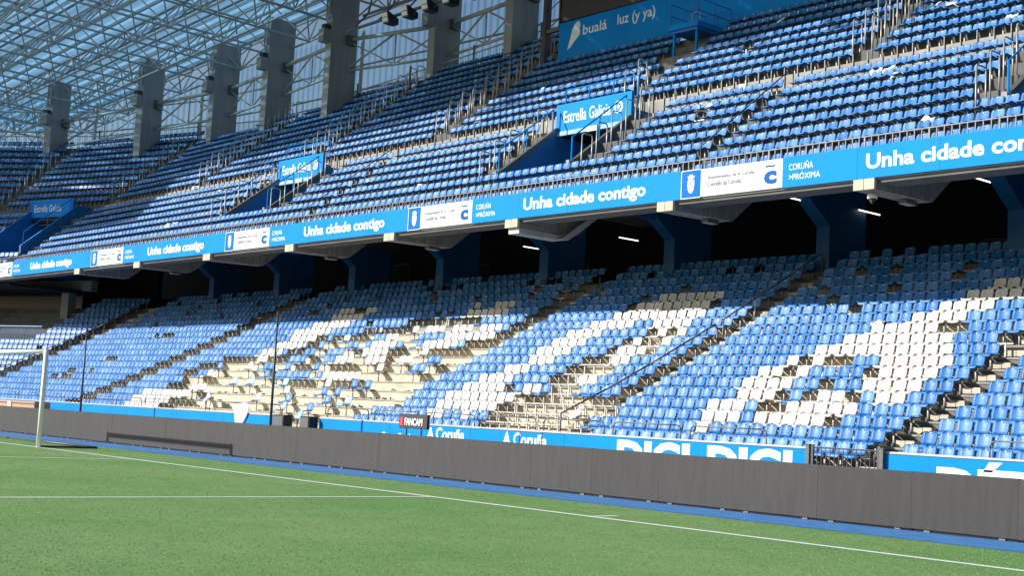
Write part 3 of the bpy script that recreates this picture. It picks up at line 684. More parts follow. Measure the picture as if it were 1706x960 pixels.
# long brown crate behind the boards beside the goal
e = empty('storage_crate', (-29, 11.8, 0), 'long brown storage crate behind the boards beside the goal', 'crate')
mb = MB(); mb.box(-30.6, -25.6, 11.8, 12.6, .1, .98); put(mb, 'body', 'crate_wood', e, bevel=.02)
mb = MB(); mb.box(-28.9, -28.4, 11.76, 11.795, .15, .95); put(mb, 'end_panel', 'cream_step', e)
for z in (.32, .6, .86):
    mb = MB(); mb.box(-30.55, -25.65, 11.765, 11.797, z, z+.04); put(mb, 'batten', 'steel_dark', e)
# white cloth hung over the wall
def cloth(name, cx, y, z0, z1, w0, w1, label, cat='cloth'):
    mb = MB(); nx, nz = 12, 10; V = []
    for a in range(nz+1):
        t = a/nz; wv = w0+(w1-w0)*t
        for b in range(nx+1):
            s_ = b/nx-.5; V.append((cx+s_*wv+.08*math.sin(t*3), y-.04-.035*math.sin(s_*22+t*2)-.02*t, z0+(z1-z0)*t+.06*math.sin(s_*7)*(t > .8)))
    mb.v = V
    for a in range(nz):
        for b in range(nx):
            i0 = a*(nx+1)+b; mb.f.append((i0, i0+1, i0+nx+2, i0+nx+1)); mb.m.append(0)
    o = mb.build(name, 'paper', smooth=True); s = o.modifiers.new('s', 'SOLIDIFY'); s.thickness = .012
    return tag(o, label, cat)
cloth('hanging_cloth', -9.25, 13.49, .60, 1.38, .55, 1.3, 'white sheet hung over the blue front wall by the cream steps')

# ================================================================== fascia of the upper tier
edge = MB(); edge.box(-66, XR, 19.612, 20.1, 8.96, 9.93)
tag(edge.build('edge_beam', 'concrete'), 'concrete edge beam along the front of the upper tier', 'beam')
XC = [27.5, 12.35, -2.81, -18.02, -33.73, -50.0]
FZ0, FZ1 = 9.0, 9.97
def shape(mb, pts, cx, cz, s, y, mi=0): mb.poly([(cx+x*s, y, cz+z*s) for x, z in pts], mi)
SHIELD = [(-.30,.35),(.30,.35),(.32,.0),(.28,-.35),(.15,-.58),(0,-.66),(-.15,-.58),(-.28,-.35),(-.32,.0)]
CROWN = [(-.26,.42),(.26,.42),(.33,.66),(.18,.60),(.12,.78),(0,.68),(-.12,.78),(-.18,.60),(-.33,.66)]
for k, xc in enumerate(XC):
    x_end = XC[k-1]-4.2 if k else XR
    lab = ['upper tier fascia banner leaving the frame, slogan cut off', 'fascia banner with the slogan beside the white crest panel nearest the frame edge', 'fascia banner with slogan over the middle bays', 'fascia banner with slogan over the bare cream steps', 'fascia banner with slogan over the solid blue block', 'fascia banner with the smallest slogan at the far corner'][k]
    e = empty('fascia_banner', (xc, 19.55, FZ0), lab, 'banner', 'fascia banners of the upper tier')
    n = max(2, round((x_end-xc)/2.75))
    for q in range(n):
        a, b = xc+(x_end-xc)*q/n, xc+(x_end-xc)*(q+1)/n
        mb = MB(); mb.box(a+.004, b-.004, 19.53, 19.609, FZ0, FZ1); put(mb, 'blue_panel', 'banner_blue', e)
    mb = MB(); mb.box(xc-3.34, xc-1.67, 19.53, 19.609, FZ0+.02, FZ1-.02); put(mb, 'white_panel', 'panel_white', e)
    mb = MB(); mb.box(xc-1.664, xc-.004, 19.53, 19.609, FZ0+.02, FZ1-.02); put(mb, 'white_panel', 'panel_white', e)
    mb = MB(); mb.box(xc-4.196, xc-3.346, 19.53, 19.609, FZ0, FZ1); mb.box(xc-4.196, xc-4.17, 19.526, 19.529, FZ0, FZ1, 1); mb.box(xc-4.17, xc-3.346, 19.526, 19.529, FZ0, FZ0+.025, 1); mb.box(xc-4.17, xc-3.346, 19.526, 19.529, FZ1-.025, FZ1, 1)
    cp = put(mb, 'crest_panel', ['banner_deep', 'print_white'], e)
    mb = MB(); shape(mb, SHIELD, xc-3.76, 9.47, .46, 19.524); shape(mb, CROWN, xc-3.76, 9.47, .46, 19.524)
    for a, b, z in ((-.05,.05,-.02),(-.2,-.14,.18),(.14,.2,.18),(-.2,-.14,-.1),(.14,.2,-.1),(-.16,-.1,-.34),(.1,.16,-.34)):
        mb.poly([(xc-3.76+x*.46, 19.521, 9.47+zz*.46) for x, zz in ((a,z),(b,z),(b,z+.1 if a != -.05 else z+.3),(a,z+.1 if a != -.05 else z+.3))], 1)
    put(mb, 'crest', ['print_white', 'print_blue'], cp)
    def tx(body, a, b, z0, z1, m, **kw):
        t = text_obj(body, a, b, z0, z1, 19.528, m, None, **kw); t.parent = e; t.matrix_parent_inverse = Matrix.Translation(-e.location)
    tx('Ayuntamiento de A Coruña', xc-3.05, xc-1.10, 9.54, 9.70, 'print_grey', bold=.012); tx('Concello da Coruña', xc-3.05, xc-1.65, 9.33, 9.49, 'print_grey', bold=.012)
    tx('c', xc-.72, xc-.22, 9.17, 9.60, 'print_blue', bold=.05); tx('~', xc-.66, xc-.30, 9.70, 9.80, 'print_blue', bold=.04)
    tx('CORUÑA', xc+.25, xc+1.15, 9.53, 9.78, 'print_white'); tx('>PRÓXIMA', xc+.25, xc+1.42, 9.22, 9.46, 'print_white')
    if k: tx('Unha cidade contigo', xc+3.05, xc+9.35, 9.14, 9.74, 'print_white', bold=.028)
    else: tx('Unha cidade', xc+3.05, xc+6.3, 9.22, 9.74, 'print_white', bold=.028)
# railing on the fascia, one length per bay
GRID = [15.35+7.87*k for k in range(2, -8, -1)]
for k, x0 in enumerate([15.1+7.87*q for q in range(2, -10, -1)]):
    x1 = min(x0+7.84, XR); e = empty('front_railing', (x0, 19.75, FZ1), f'low grey railing on the fascia edge, {nth(k+1)} bay counting from the right', 'railing', 'railing lengths along the upper tier edge')
    mb = MB(); mb.box(x0, x1-.02, 19.71, 19.75, 10.305, 10.335); put(mb, 'top_rail', 'rail_grey', e)
    mb = MB(); q = 0
    while x0+.1+q*.24 < x1-.05:
        x = x0+.1+q*.24; h = .014 if q % 9 else .026; mb.box(x-h, x+h, 19.71, 19.75, FZ1-.05, 10.30); q += 1
    p_ = put(mb, 'balusters', 'rail_grey', e); p_['kind'] = 'stuff'

# ================================================================== cantilever beams and blue columns under the tier
for k, gx in enumerate(GRID):
    lab = f'concrete cantilever beam under the fascia, {nth(k-1)} from the right' if k >= 2 else ('concrete cantilever beam just off the frame' if k else 'far right concrete cantilever beam off the frame')
    e = empty('cantilever_beam', (gx, 19.5, 8.6), lab, 'beam', 'cantilever beams')
    a, b = gx-.36, gx+.36
    mb = MB(); mb.prism([(19.62,8.95),(19.62,8.66),(22.7,8.72),(26.3,11.5),(33.5,17.0),(33.5,18.2),(26.3,12.8),(22.9,9.95),(20.2,8.99)], a, b); put(mb, 'beam', 'board_formed', e)
    mb = MB(); mb.box(a, gx-.012, 19.50, 19.615, 8.66, 8.985); mb.box(gx+.012, b, 19.50, 19.615, 8.66, 8.985); put(mb, 'end_face', 'cream_step', e)
    if k in (2, 3, 5, 6, 8):
        mb = MB(); mb.box(gx-.15, gx+.15, 21.6, 22.2, 8.56, 8.68); mb.box(gx-.12, gx+.12, 21.65, 22.15, 8.545, 8.56, 1); put(mb, 'lamp_box', ['steel_dark', 'lamp_glass'], e)
    if k == 4:
        mb = MB(); mb.box(gx-.30, gx+.30, 19.66, 22.0, 8.44, 8.655); mb.prism([(21.6,8.44),(22.0,8.44),(24.6,10.2),(24.2,10.2)], gx+.37, gx+.62); put(mb, 'duct', 'steel', e)
    e = empty('support_column', (gx, 29, 7), f'dark blue support column under the upper tier, {nth(k+1)} from the right end', 'column', 'blue support columns')
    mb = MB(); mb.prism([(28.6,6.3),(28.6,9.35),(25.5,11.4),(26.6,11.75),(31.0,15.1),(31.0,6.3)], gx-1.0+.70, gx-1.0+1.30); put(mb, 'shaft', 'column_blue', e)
# fluorescent battens that are lit
LAMPS = [(7.3, 26.4, 27.45), (14.9, 26.2, 27.7), (7.9, 30.3, 31.8), (-6.2, 31.5, 32.85), (-13.1, 31.6, 32.8)]
for k, (x, ya, yb) in enumerate(LAMPS):
    z = 10.2
    e = empty('batten_light', (x, ya, z), ['lit white tube lamp under the tier below the white crest panel', 'lit white tube lamp under the tier by the frame edge', 'lit tube lamp deep behind the camera dome', 'lit tube lamp in the middle dark bay', 'dim lit tube lamp behind the ducted beam'][k], 'lamp', 'tube lamps under the upper tier')
    mb = MB(); mb.box(x-.045, x+.045, ya, yb, z+.02, z+.08); put(mb, 'housing', 'steel_dark', e)
    mb = MB(); mb.tube((x, ya+.02, z), (x, yb-.02, z), .028, 8); put(mb, 'tube', 'tube_light', e)
    mb = MB()
    for y in (ya+.2, yb-.2): mb.tube((x, y, z+.08), (x, y, z+.08+max(.4, (y-22.7)*.77+8.75-z-.1)), .008, 4)
    put(mb, 'hanger', 'rail_dark', e)
# camera dome below the beam
e = empty('camera_dome', (15.2, 20.2, 8.4), 'white surveillance dome hanging below a cantilever beam', 'camera')
mb = MB(); mb.tube((15.2, 20.2, 8.66), (15.2, 20.2, 8.50), .15, 12); put(mb, 'housing', 'paint_white', e, smooth=True)
mb = MB()
for a in range(3): mb.tube((15.2, 20.2, 8.50-.05*a), (15.2, 20.2, 8.45-.05*a), .13-.03*a, 12, 0, .10-.035*a)
put(mb, 'dome', 'black_box', e, smooth=True)
mb = MB(); mb.box(3.0, 4.6, 22.2, 22.5, 9.35, 9.62); mb.box(3.7, 3.9, 22.1, 22.2, 9.2, 9.6); tag(mb.build('cable_box', 'steel_dark'), 'dark cable box hung under the fascia beside a blue column', 'box')

# ================================================================== stair wells with their signs
for k, v in enumerate(VOM):
    where = ['at the frame edge', 'in the middle', 'farther along'][k]
    e = empty('stair_well', (v, 21.4, 9.5), f'blue walled stair well cut in the upper tier {where}', 'stair well', 'stair wells of the upper tier')
    T1 = UZ[2]-BT; x1 = v+VW
    top = lambda y: 11.28+.766*(y-21.5)-.32
    for a, b in ((v-.001, v+.14), (x1-.14, x1+.001)):
        mb = MB(); mb.prism([(22.1, T1-.8), (22.1, top(22.1)+.12), (25.9, top(25.9)+.12), (27.2, top(25.9)+.12), (27.2, T1-.8)], a, b); put(mb, 'side_wall', 'wall_blue', e)
        mb = MB(); mb.prism([(22.08, top(22.08)-.02), (22.08, top(22.08)+.20), (25.6, top(25.6)+.20), (25.6, top(25.6)-.02)], a-.03, b+.03); put(mb, 'parapet_cap', 'steel_dark', e)
        mb = MB(); mb.box(a-.02, b+.02, 21.98, 22.078, T1-.1, top(22.1)+.26); put(mb, 'end_block', 'concrete', e)
    mb = MB(); mb.box(v+.14, x1-.14, 21.9, 31, T1-.3, T1+.004); put(mb, 'floor', 'concrete_dark', e)
    mb = MB(); mb.box(v+.16, x1-.16, 30, 30.1, T1+.02, 14.0); mb.box(v+.16, x1-.16, 25.6, 30, 13.75, 13.9); put(mb, 'passage_lining', 'shade_wall', e)
    mb = MB(); mb.box(v+.16, x1-.16, 25.62, 26.1, 13.9, 14.6); put(mb, 'lintel', 'concrete', e)
    for a in (v+.08, x1-.08):                       # sloping handrails in blue pipe
        mb = MB(); p0, p1 = (a, 22.2, top(22.2)+1.15), (a, 25.2, top(25.2)+1.15)
        mb.tube(p0, p1, .032); mb.tube((a, 22.2, top(22.2)+.18), p0, .036); mb.tube((a, 23.7, top(23.7)+.18), (a, 23.7, top(23.7)+1.15), .03); mb.tube(p1, (a, 25.2, top(25.2)+.18), .03)
        put(mb, 'handrail', 'banner_blue', e)
    mb = MB(); mb.tube((v+.1, 25.9, 15.95), (x1-.1, 25.9, 15.95), .03)
    for q in range(4): mb.tube((v+.1+(VW-.2)*q/3, 25.9, 14.6), (v+.1+(VW-.2)*q/3, 25.9, 15.95), .03)
    put(mb, 'rear_rail', 'banner_blue', e)
    s = empty('stair_well_sign', (v, 25.5, 14), ['blue beer sign over the stair well at the frame edge', 'blue sign with white blackletter style beer name over the middle stair well', 'blue beer sign over the farther stair well'][k], 'sign', 'signs over the stair wells')
    mb = MB(); mb.box(v+.02, x1-.02, 25.44, 25.60, 13.98, 15.18); put(mb, 'sign_panel', 'banner_blue', s)
    mb = MB(); mb.prism([(25.36, 13.76), (25.36, 13.80), (25.44, 13.975), (25.6, 13.975), (25.6, 13.76)], v+.02, x1-.02); put(mb, 'drip_edge', 'seat_faded', s)
    t = text_obj('Estrella Galicia', v+.48, v+3.35, 14.32, 14.86, 25.438, 'print_white', None, bold=.006); t.parent = s; t.matrix_parent_inverse = Matrix.Translation(-s.location)
    mb = MB(); n = 18; c0 = (v+3.78, 14.6)
    for q in range(n):
        a, b = 2*math.pi*q/n, 2*math.pi*(q+1)/n
        mb.poly([(c0[0]+.27*math.cos(a), 25.434, c0[1]+.27*math.sin(a)), (c0[0]+.27*math.cos(b), 25.434, c0[1]+.27*math.sin(b)), (c0[0]+.17*math.cos(b), 25.434, c0[1]+.17*math.sin(b)), (c0[0]+.17*math.cos(a), 25.434, c0[1]+.17*math.sin(a))])
    star = [(c0[0]+(.13 if q % 2 == 0 else .055)*math.sin(q*math.pi/5), 25.434, c0[1]+(.13 if q % 2 == 0 else .055)*math.cos(q*math.pi/5)) for q in range(10)]
    for q in range(10): mb.poly([(c0[0], 25.434, c0[1]), star[q], star[(q+1) % 10]])
    put(mb, 'emblem', 'print_white', s)
    mb = MB(); mb.box(v+2.1, v+2.75, 25.30, 25.355, 13.72, 13.95); put(mb, 'exit_plate', 'sign_green', s)
    mb = MB(); mb.box(v+.162, v+.166, 23.9, 24.25, 11.3, 11.75); mb.box(v+.162, v+.166, 24.7, 25.0, 11.1, 11.7); put(mb, 'wall_notice', 'seat_faded', e)
# the stair well in the turned bay, seen at the far left
def fput(fr, mb_fn, name, m, parent):
    mb = MB(); mb_fn(mb)
    mb.v = [tuple(fr.p(-x, y, z)) for x, y, z in mb.v]       # local x runs to the right
    return put(mb, name, m, parent)
o0 = UB_.p(3.5, 2, 9.5)
e = empty('stair_well', tuple(o0), 'blue walled stair well in the turned bay at the far corner', 'stair well', 'stair wells of the upper tier')
topb = lambda r: 11.28+.766*(r-1.9)
for a, b in ((-5.0, -4.84), (-.56, -.4)):
    fput(UB_, lambda q: q.prism([(1.7, 9.5), (1.7, topb(1.7)+.3), (6.3, topb(6.3)+.3), (7.4, topb(6.3)+.3), (7.4, 9.5)], a, b), 'side_wall', 'wall_blue', e)
    def hr(q, a=a):
        p0, p1 = (a+.08, 1.9, topb(1.9)+1.12), (a+.08, 5.7, topb(5.7)+1.12); q.tube(p0, p1, .035)
        for r in (1.9, 3.8, 5.7): q.tube((a+.08, r, topb(r)+.3), (a+.08, r, topb(r)+1.12), .03)
    fput(UB_, hr, 'handrail', 'banner_blue', e)
fput(UB_, lambda q: q.box(-4.84, -.56, 1.7, 9, 9.6, 9.78), 'floor', 'concrete_dark', e)
fput(UB_, lambda q: (q.box(-4.84, -.56, 6.0, 9, 13.75, 13.9), q.box(-4.84, -.56, 8.9, 9, 9.78, 13.75)), 'passage_lining', 'shade_wall', e)
s = empty('stair_well_sign', tuple(UB_.p(3.9, 5.9, 14)), 'shaded blue beer sign over the stair well at the far left', 'sign', 'signs over the stair wells')
fput(UB_, lambda q: q.box(-4.98, -.42, 5.84, 6.0, 14.1, 15.4), 'sign_panel', 'banner_blue', s)
t = text_obj('Estrella Galicia', -4.5, -1.6, 14.5, 15.02, 5.838, 'print_white', None, bold=.006)
for vv in t.data.vertices: vv.co = UB_.p(-vv.co.x, vv.co.y, vv.co.z)
t.parent = s; t.matrix_parent_inverse = s.matrix_basis.inverted()

# ================================================================== hoop rails up the aisles
HOOP = MB()
def hoop_path(w_, zf, zt):
    r = .10
    return [(0,-.40,zf),(0,-.40,zt-r),(0,-.37,zt-.03),(0,-.30,zt),(0,.05,zt),(0,.12,zt-.03),(0,.15,zt-r),(0,.15,0)]
HOOP.path(hoop_path(.5, -.58, 1.22), .029, 6)
HOOPM = HOOP.mesh('aisle_hoop', 'galv', True)
def hoop(x, i, label, rz=0, fr=None):
    o = link('aisle_hoop', HOOPM, None, (x, UY[i]-.45, UZ[i]-BT), rz+random.uniform(-.04, .04)); tag(o, label, 'handrail', 'hoop handrails up the aisles')
names = {0:'at the frame edge', 1:'right of the platform', 2:'below the blue platform', 3:'near the far columns', 4:'above the far stair well', 5:'at the far bend'}
for q, (ax, h) in enumerate(U_AISLE):
    for i in range(9, 19):
        if i >= 16 and ax > -14: continue
        if i-8 >= 8 and ax-.4 < umax(i-8): continue
        if ax == -2.0 and i > 10: continue
        for sx in (-.42, .42):
            if ax == -2.0 and sx > 0 and i > 9: continue
            hoop(ax+sx, i, f'hoop rail, {nth(i-8)} up the {"left" if sx < 0 else "right"} side of the aisle {names[q]}')
for k, v in enumerate(VOM):
    wh = ['stair well at the frame edge', 'middle stair well', 'farther stair well'][k]
    for i in range(3, 8):
        hoop(v+VW+.85, i, f'hoop rail right of the {wh}, {nth(i-2)} step up')
        hoop(v-.75, i, f'hoop rail left of the {wh}, {nth(i-2)} step up')
for i in range(9, 16):
    p = UB_.p(-ut1*(UY[i]-19.6)+.1, UY[i]-19.6-.45, UZ[i]-BT); o = link('aisle_hoop', HOOPM, None, tuple(p), R(9)); tag(o, f'steel hoop rail at the far bend of the stand, {nth(i-8)} step up', 'handrail', 'hoop handrails up the aisles')
    p = UC_.p(-ut2*(UY[i]-19.6)+.1, UY[i]-19.6-.45, UZ[i]-BT); o = link('aisle_hoop', HOOPM, None, tuple(p), R(27)); tag(o, f'steel hoop rail at the last aisle on the far left, {nth(i-8)} step up', 'handrail', 'hoop handrails up the aisles')
# long sloping single rails
def slope_rail(name, x, pts, z0, label, m='rail_dark', r=.028, posts=3):
    e = empty(name, (x, pts[0][0], pts[0][1]-z0), label, 'handrail')
    mb = MB(); P = [(x, y, z) for y, z in pts]; mb.path([(x, pts[0][0]-.02, pts[0][1]-z0)]+P+[(x, pts[-1][0]+.12, pts[-1][1]-.15), (x, pts[-1][0]+.14, pts[-1][1]-z0*.9)], r, 7); put(mb, 'rail', m, e, smooth=True)
    for q in range(1, posts):
        t = q/posts*(len(pts)-1); k = min(int(t), len(pts)-2); u = t-k
        y = pts[k][0]+(pts[k+1][0]-pts[k][0])*u; z = pts[k][1]+(pts[k+1][1]-pts[k][1])*u
        mb = MB(); mb.tube((x, y, z-z0), (x, y, z), .022, 6); put(mb, 'post', m, e)
lz = lambda y: float(np.interp(y, LY, LZ))-BT
slope_rail('aisle_rail', 7.55, [(y, lz(y)+.98) for y in (15.0, 17, 19, 21, 22.3)], .98, 'long dark handrail sloping up the lower tier aisle', 'rail_grey', .03)
slope_rail('aisle_rail', 7.55, [(y, lz(y)+.98) for y in (22.75, 24.5, 26.5, 28.4)], .98, 'upper half of the lower tier handrail running into the shade', 'rail_grey', .03)
slope_rail('aisle_rail', 7.7, [(y, 10.34-BT+.766*(y-20.3)+1.05) for y in (21.0, 23.5, 26.0)], 1.0, 'thin dark handrail sloping across the upper tier seats near the crest panel', 'rail_dark', .024)
slope_rail('aisle_rail', -16.9, [(y, 10.34-BT+.766*(y-20.3)+1.05) for y in (20.6, 23.5, 26.0)], 1.0, 'thin dark handrail sloping across the seats beyond the middle stair well', 'rail_dark', .024)
slope_rail('aisle_rail', -46.2, [(y, lz(y)+1.0) for y in (15.2, 18, 21, 24, 26.5)], 1.0, 'grey handrail at the bend of the lower tier', 'rail_grey', .03, 5)

# ================================================================== big banner, screen and platform at the back of the upper tier
e = empty('sponsor_banner', (0, 33.9, 21), 'large blue banner with white bird logo and lettering above the upper seats', 'banner')
x = -13.6; n = 0
while x < XR:
    mb = MB(); mb.box(x+.006, min(x+4.9, XR)-.006, 33.85, 33.97, 20.3, 22.6); put(mb, 'panel', 'banner_blue', e); x += 4.9
def btext(body, a, b, z0, z1, bold):
    t = text_obj(body, a, b, z0, z1, 33.848, 'print_white', None, bold=bold); t.parent = e; t.matrix_parent_inverse = Matrix.Translation(-e.location)
btext('bualá', -11.76, -10.0, 21.66, 22.20, .012); btext('luz (y ya)', -9.25, -6.65, 21.56, 22.28, .012)
BIRD = [(-.62,-1.0),(-.50,-.62),(-.36,-.18),(-.22,.30),(.02,.62),(.30,.74),(.46,.62),(.50,.36),(.42,.22),(.50,.04),(.44,-.22),(.18,-.40),(-.08,-.62),(-.34,-.86)]
mb = MB(); mb.poly([(-12.38+a*.82, 33.842, 21.88+b*.84) for a, b in BIRD]); put(mb, 'logo', 'print_white', e)
e = empty('video_screen', (0, 34.2, 22.6), 'black unlit video screen above the large blue banner', 'screen')
mb = MB(); mb.box(-13.6, XR, 33.95, 34.6, 22.72, 29.0); put(mb, 'screen', 'screen_black', e)
mb = MB(); mb.box(-15.0, -14.75, 33.9, 34.3, 20.0, 28.5); mb.box(-13.75, -13.62, 33.9, 34.3, 22.5, 28.5); put(mb, 'frame', 'black_box', e)
mb = MB()
for q in range(6): mb.tube((-14.75, 34.1, 22.6+q), (-13.75, 34.1, 23.1+q), .03)
mb.box(-14.75, -13.75, 33.95, 34.2, 22.3, 22.5); put(mb, 'side_lattice', 'steel_dark', e)
e = empty('camera_platform', (-2.3, 31.2, 17), 'blue camera platform on posts with pipe railing above the upper seats', 'platform')
mb = MB(); mb.box(-3.2, -1.45, 31.1, 33.6, 19.62, 19.86); put(mb, 'deck', 'banner_blue', e)
mb = MB(); mb.box(-3.1, -1.55, 31.2, 33.5, 19.48, 19.615); put(mb, 'joists', 'wall_blue', e)
for px, py in ((-3.0, 31.3), (-1.65, 31.3), (-1.65, 33.3), (-3.0, 33.3)):
    mb = MB(); mb.box(px-.05, px+.05, py-.05, py+.05, 17.4, 19.48); put(mb, 'post', 'banner_blue', e)
P4 = [(-3.15, 31.15), (-1.5, 31.15), (-1.5, 33.5), (-3.15, 33.5)]
for q in range(4):
    a, b = P4[q], P4[(q+1) % 4]; mb = MB()
    for z in (20.35, 20.9): mb.tube((*a, z), (*b, z), .02, 5)
    mb.tube((*a, 19.86), (*a, 20.9), .024, 5); mb.tube(((a[0]+b[0])/2, (a[1]+b[1])/2, 19.86), ((a[0]+b[0])/2, (a[1]+b[1])/2, 20.9), .02, 5)
    put(mb, 'railing', 'wall_blue', e)
mb = MB(); mb.path([(-2.4, 31.8, 19.86), (-2.4, 31.8, 20.5), (-1.95, 31.8, 20.5), (-1.95, 31.8, 19.86)], .025, 6); put(mb, 'camera_mount', 'galv', e)

# ================================================================== roof columns
RC = [(-20.4, 37.15), (-27.7, 37.1), (-35.0, 34.25), (-43.2, 34.55), (-51.0, 34.7), (-58.8, 32.6), (-69.7, 29.8)]
def zb_roof(x): return 27.2+.052*(x+35) if x < 0 else 27.2+.052*35+.02*x
for k, (cx, cy) in enumerate(RC):
    e = empty('roof_column', (cx, cy, 18), ['tall grey concrete roof column nearest the video screen', 'grey concrete roof column behind the floodlights', 'grey concrete roof column third from the video screen', 'grey concrete roof column fourth from the video screen', 'grey concrete roof column fifth from the video screen', 'grey concrete roof column sixth from the video screen', 'grey concrete roof column at the far left corner'][k], 'column', 'concrete roof columns')
    zt = zb_roof(cx)+.9
    rot = Frame((cx, cy), R(0) if k < 5 else R(17 if k == 5 else 27))
    def bx(mb, a0, a1, r0, r1, z0, z1): rot.box(mb, a0, a1, r0, r1, z0, z1)
    mb = MB(); bx(mb, -.34, .34, -1.05, 1.0, 17.0, zt+.9); put(mb, 'shaft', 'column_grey', e)
    mb = MB(); bx(mb, -.30, .30, -1.65, -1.053, zt-2.9, zt-2.05); put(mb, 'corbel', 'column_grey', e)
    mb = MB(); bx(mb, -.62, -.343, .1, .8, zt-2.8, zt-2.15); put(mb, 'side_bracket', 'steel_dark', e)
    mb = MB(); bx(mb, -.22, .22, -1.5, -1.1, zt-2.048, zt-1.7); put(mb, 'bearing', 'black_box', e)
    mb = MB(); mb.tube(rot.p(.15, -1.22, zt-1.2), rot.p(.15, -1.22, zt+.2), .07); mb.tube(rot.p(-.15, -1.22, zt-1.2), rot.p(-.15, -1.22, zt+.2), .07); put(mb, 'downpipe', 'steel', e)

# ================================================================== roof: space frame and sheeting
roof = empty('roof', (-30, 22, 27), 'roof of steel space frame and translucent blue sheeting over the stand', 'roof')
MX, MY = 4.6, 4.2
NX, NY = 29, 7
RX0, RY0 = -96., 10.2
def bot(i, j):
    x, y = RX0+i*MX, RY0+j*MY; return Vector((x, y, zb_roof(x)+.02*(33.5-y)))
def topn(i, j):
    x, y = RX0+(i+.5)*MX, RY0+(j-.5)*MY; return Vector((x, y, zb_roof(x)+2.9+.02*(33.5-y)))
b1, b2, b3, b4 = MB(), MB(), MB(), MB()
for i in range(NX+1):
    for j in range(NY):
        if i < NX: b1.tube(bot(i,j), bot(i+1,j), .075, 6, caps=False)
        if j < NY-1: b1.tube(bot(i,j), bot(i,j+1), .075, 6, caps=False)
        b4.ball(bot(i,j), .15)
for i in range(NX):
    for j in range(NY+1):
        if i < NX-1: b2.tube(topn(i,j), topn(i+1,j), .085, 6, caps=False)
        if j < NY: b2.tube(topn(i,j), topn(i,j+1), .085, 6, caps=False)
        b4.ball(topn(i,j), .14)
        for di, dj in ((0,0),(1,0),(0,-1),(1,-1)):
            ii, jj = i+di, j+dj
            if 0 <= ii <= NX and 0 <= jj < NY: b3.tube(topn(i,j), bot(ii,jj), .06, 6, caps=False)
for mb, nm in ((b1,'bottom_chords'),(b2,'top_chords'),(b3,'web_members'),(b4,'node_balls')):
    o = put(mb, nm, 'steel', roof, smooth=True); o['kind'] = 'stuff'
# purlins along x and the corrugated sheets laid on them
pu = MB(); NP = 22
yA, yB = RY0-.5*MY, RY0+(NY-.5)*MY
for q in range(NP+1):
    y = yA+(yB-yA)*q/NP
    for i in range(NX-1):
        x0, x1 = RX0+(i+.5)*MX, RX0+(i+1.5)*MX; zz = lambda x: zb_roof(x)+2.9+.02*(33.5-y)+.16
        pu.hexa([(x0,y-.05,zz(x0)),(x1,y-.05,zz(x1)),(x1,y+.05,zz(x1)),(x0,y+.05,zz(x0)),(x0,y-.05,zz(x0)+.16),(x1,y-.05,zz(x1)+.16),(x1,y+.05,zz(x1)+.16),(x0,y+.05,zz(x0)+.16)])
o = put(pu, 'purlins', 'steel_dark', roof); o['kind'] = 'stuff'
for i in range(NX-1):
    x0, x1 = RX0+(i+.5)*MX, RX0+(i+1.5)*MX
    mb = MB(); n = 78; pts = []
    for q in range(n+1):
        y = yA+(yB-yA)*q/n; pts.append((y, .05*(q % 2)))
    for q in range(n):
        (ya, ca), (yb, cb) = pts[q], pts[q+1]
        z = lambda x, y, c: zb_roof(x)+2.9+.02*(33.5-y)+.34+c
        opaque = 2 if x0 > -40 else (1 if q % 3 == 2 else 0)
        mb.poly([(x0+.01,ya,z(x0,ya,ca)),(x1-.01,ya,z(x1,ya,ca)),(x1-.01,yb,z(x1,yb,cb)),(x0+.01,yb,z(x0,yb,cb))], opaque)
    put(mb, 'roof_sheet', ['roof_clear', 'roof_band', 'panel_white'], roof)
# unseen sheets added beyond the roof edge to shade the corner seats
for q in range(3):
    mb = MB(); y0, y1 = RY0-.5*MY-4*(q+1), RY0-.5*MY-4*q
    mb.hexa([(-100,y0,27.2),(-62,y0,28.4),(-62,y1-.01,28.4),(-100,y1-.01,27.2),(-100,y0,27.3),(-62,y0,28.5),(-62,y1-.01,28.5),(-100,y1-.01,27.3)]); put(mb, 'corner_shade_sheet', 'roof_band', roof)
# deep edge girder at the back, columns to roof
mb = MB()
for k, (cx, cy) in enumerate(RC[:-1]):
    nx_, ny_ = RC[k+1]
    for dz, r in ((-1.5, .14), (-3.6, .09)):
        mb.tube((cx, cy+.3, zb_roof(cx)+dz), (nx_, ny_+.3, zb_roof(nx_)+dz), r, 8)
    m_ = ((cx+nx_)/2, (cy+ny_)/2+.3)
    mb.tube((cx, cy+.3, zb_roof(cx)-3.6), (*m_, zb_roof(m_[0])-1.5), .07, 6); mb.tube((nx_, ny_+.3, zb_roof(nx_)-3.6), (*m_, zb_roof(m_[0])-1.5), .07, 6)
    mb.tube((*m_, zb_roof(m_[0])-3.6), (*m_, zb_roof(m_[0])-1.5), .06, 6)
    mb.tube((*m_, zb_roof(m_[0])-3.6), (cx, cy+.3, zb_roof(cx)-1.5), .05, 6); mb.tube((*m_, zb_roof(m_[0])-3.6), (nx_, ny_+.3, zb_roof(nx_)-1.5), .05, 6)
tag(mb.build('rear_truss', 'steel', smooth=True), 'steel truss braced between the concrete roof columns', 'truss')

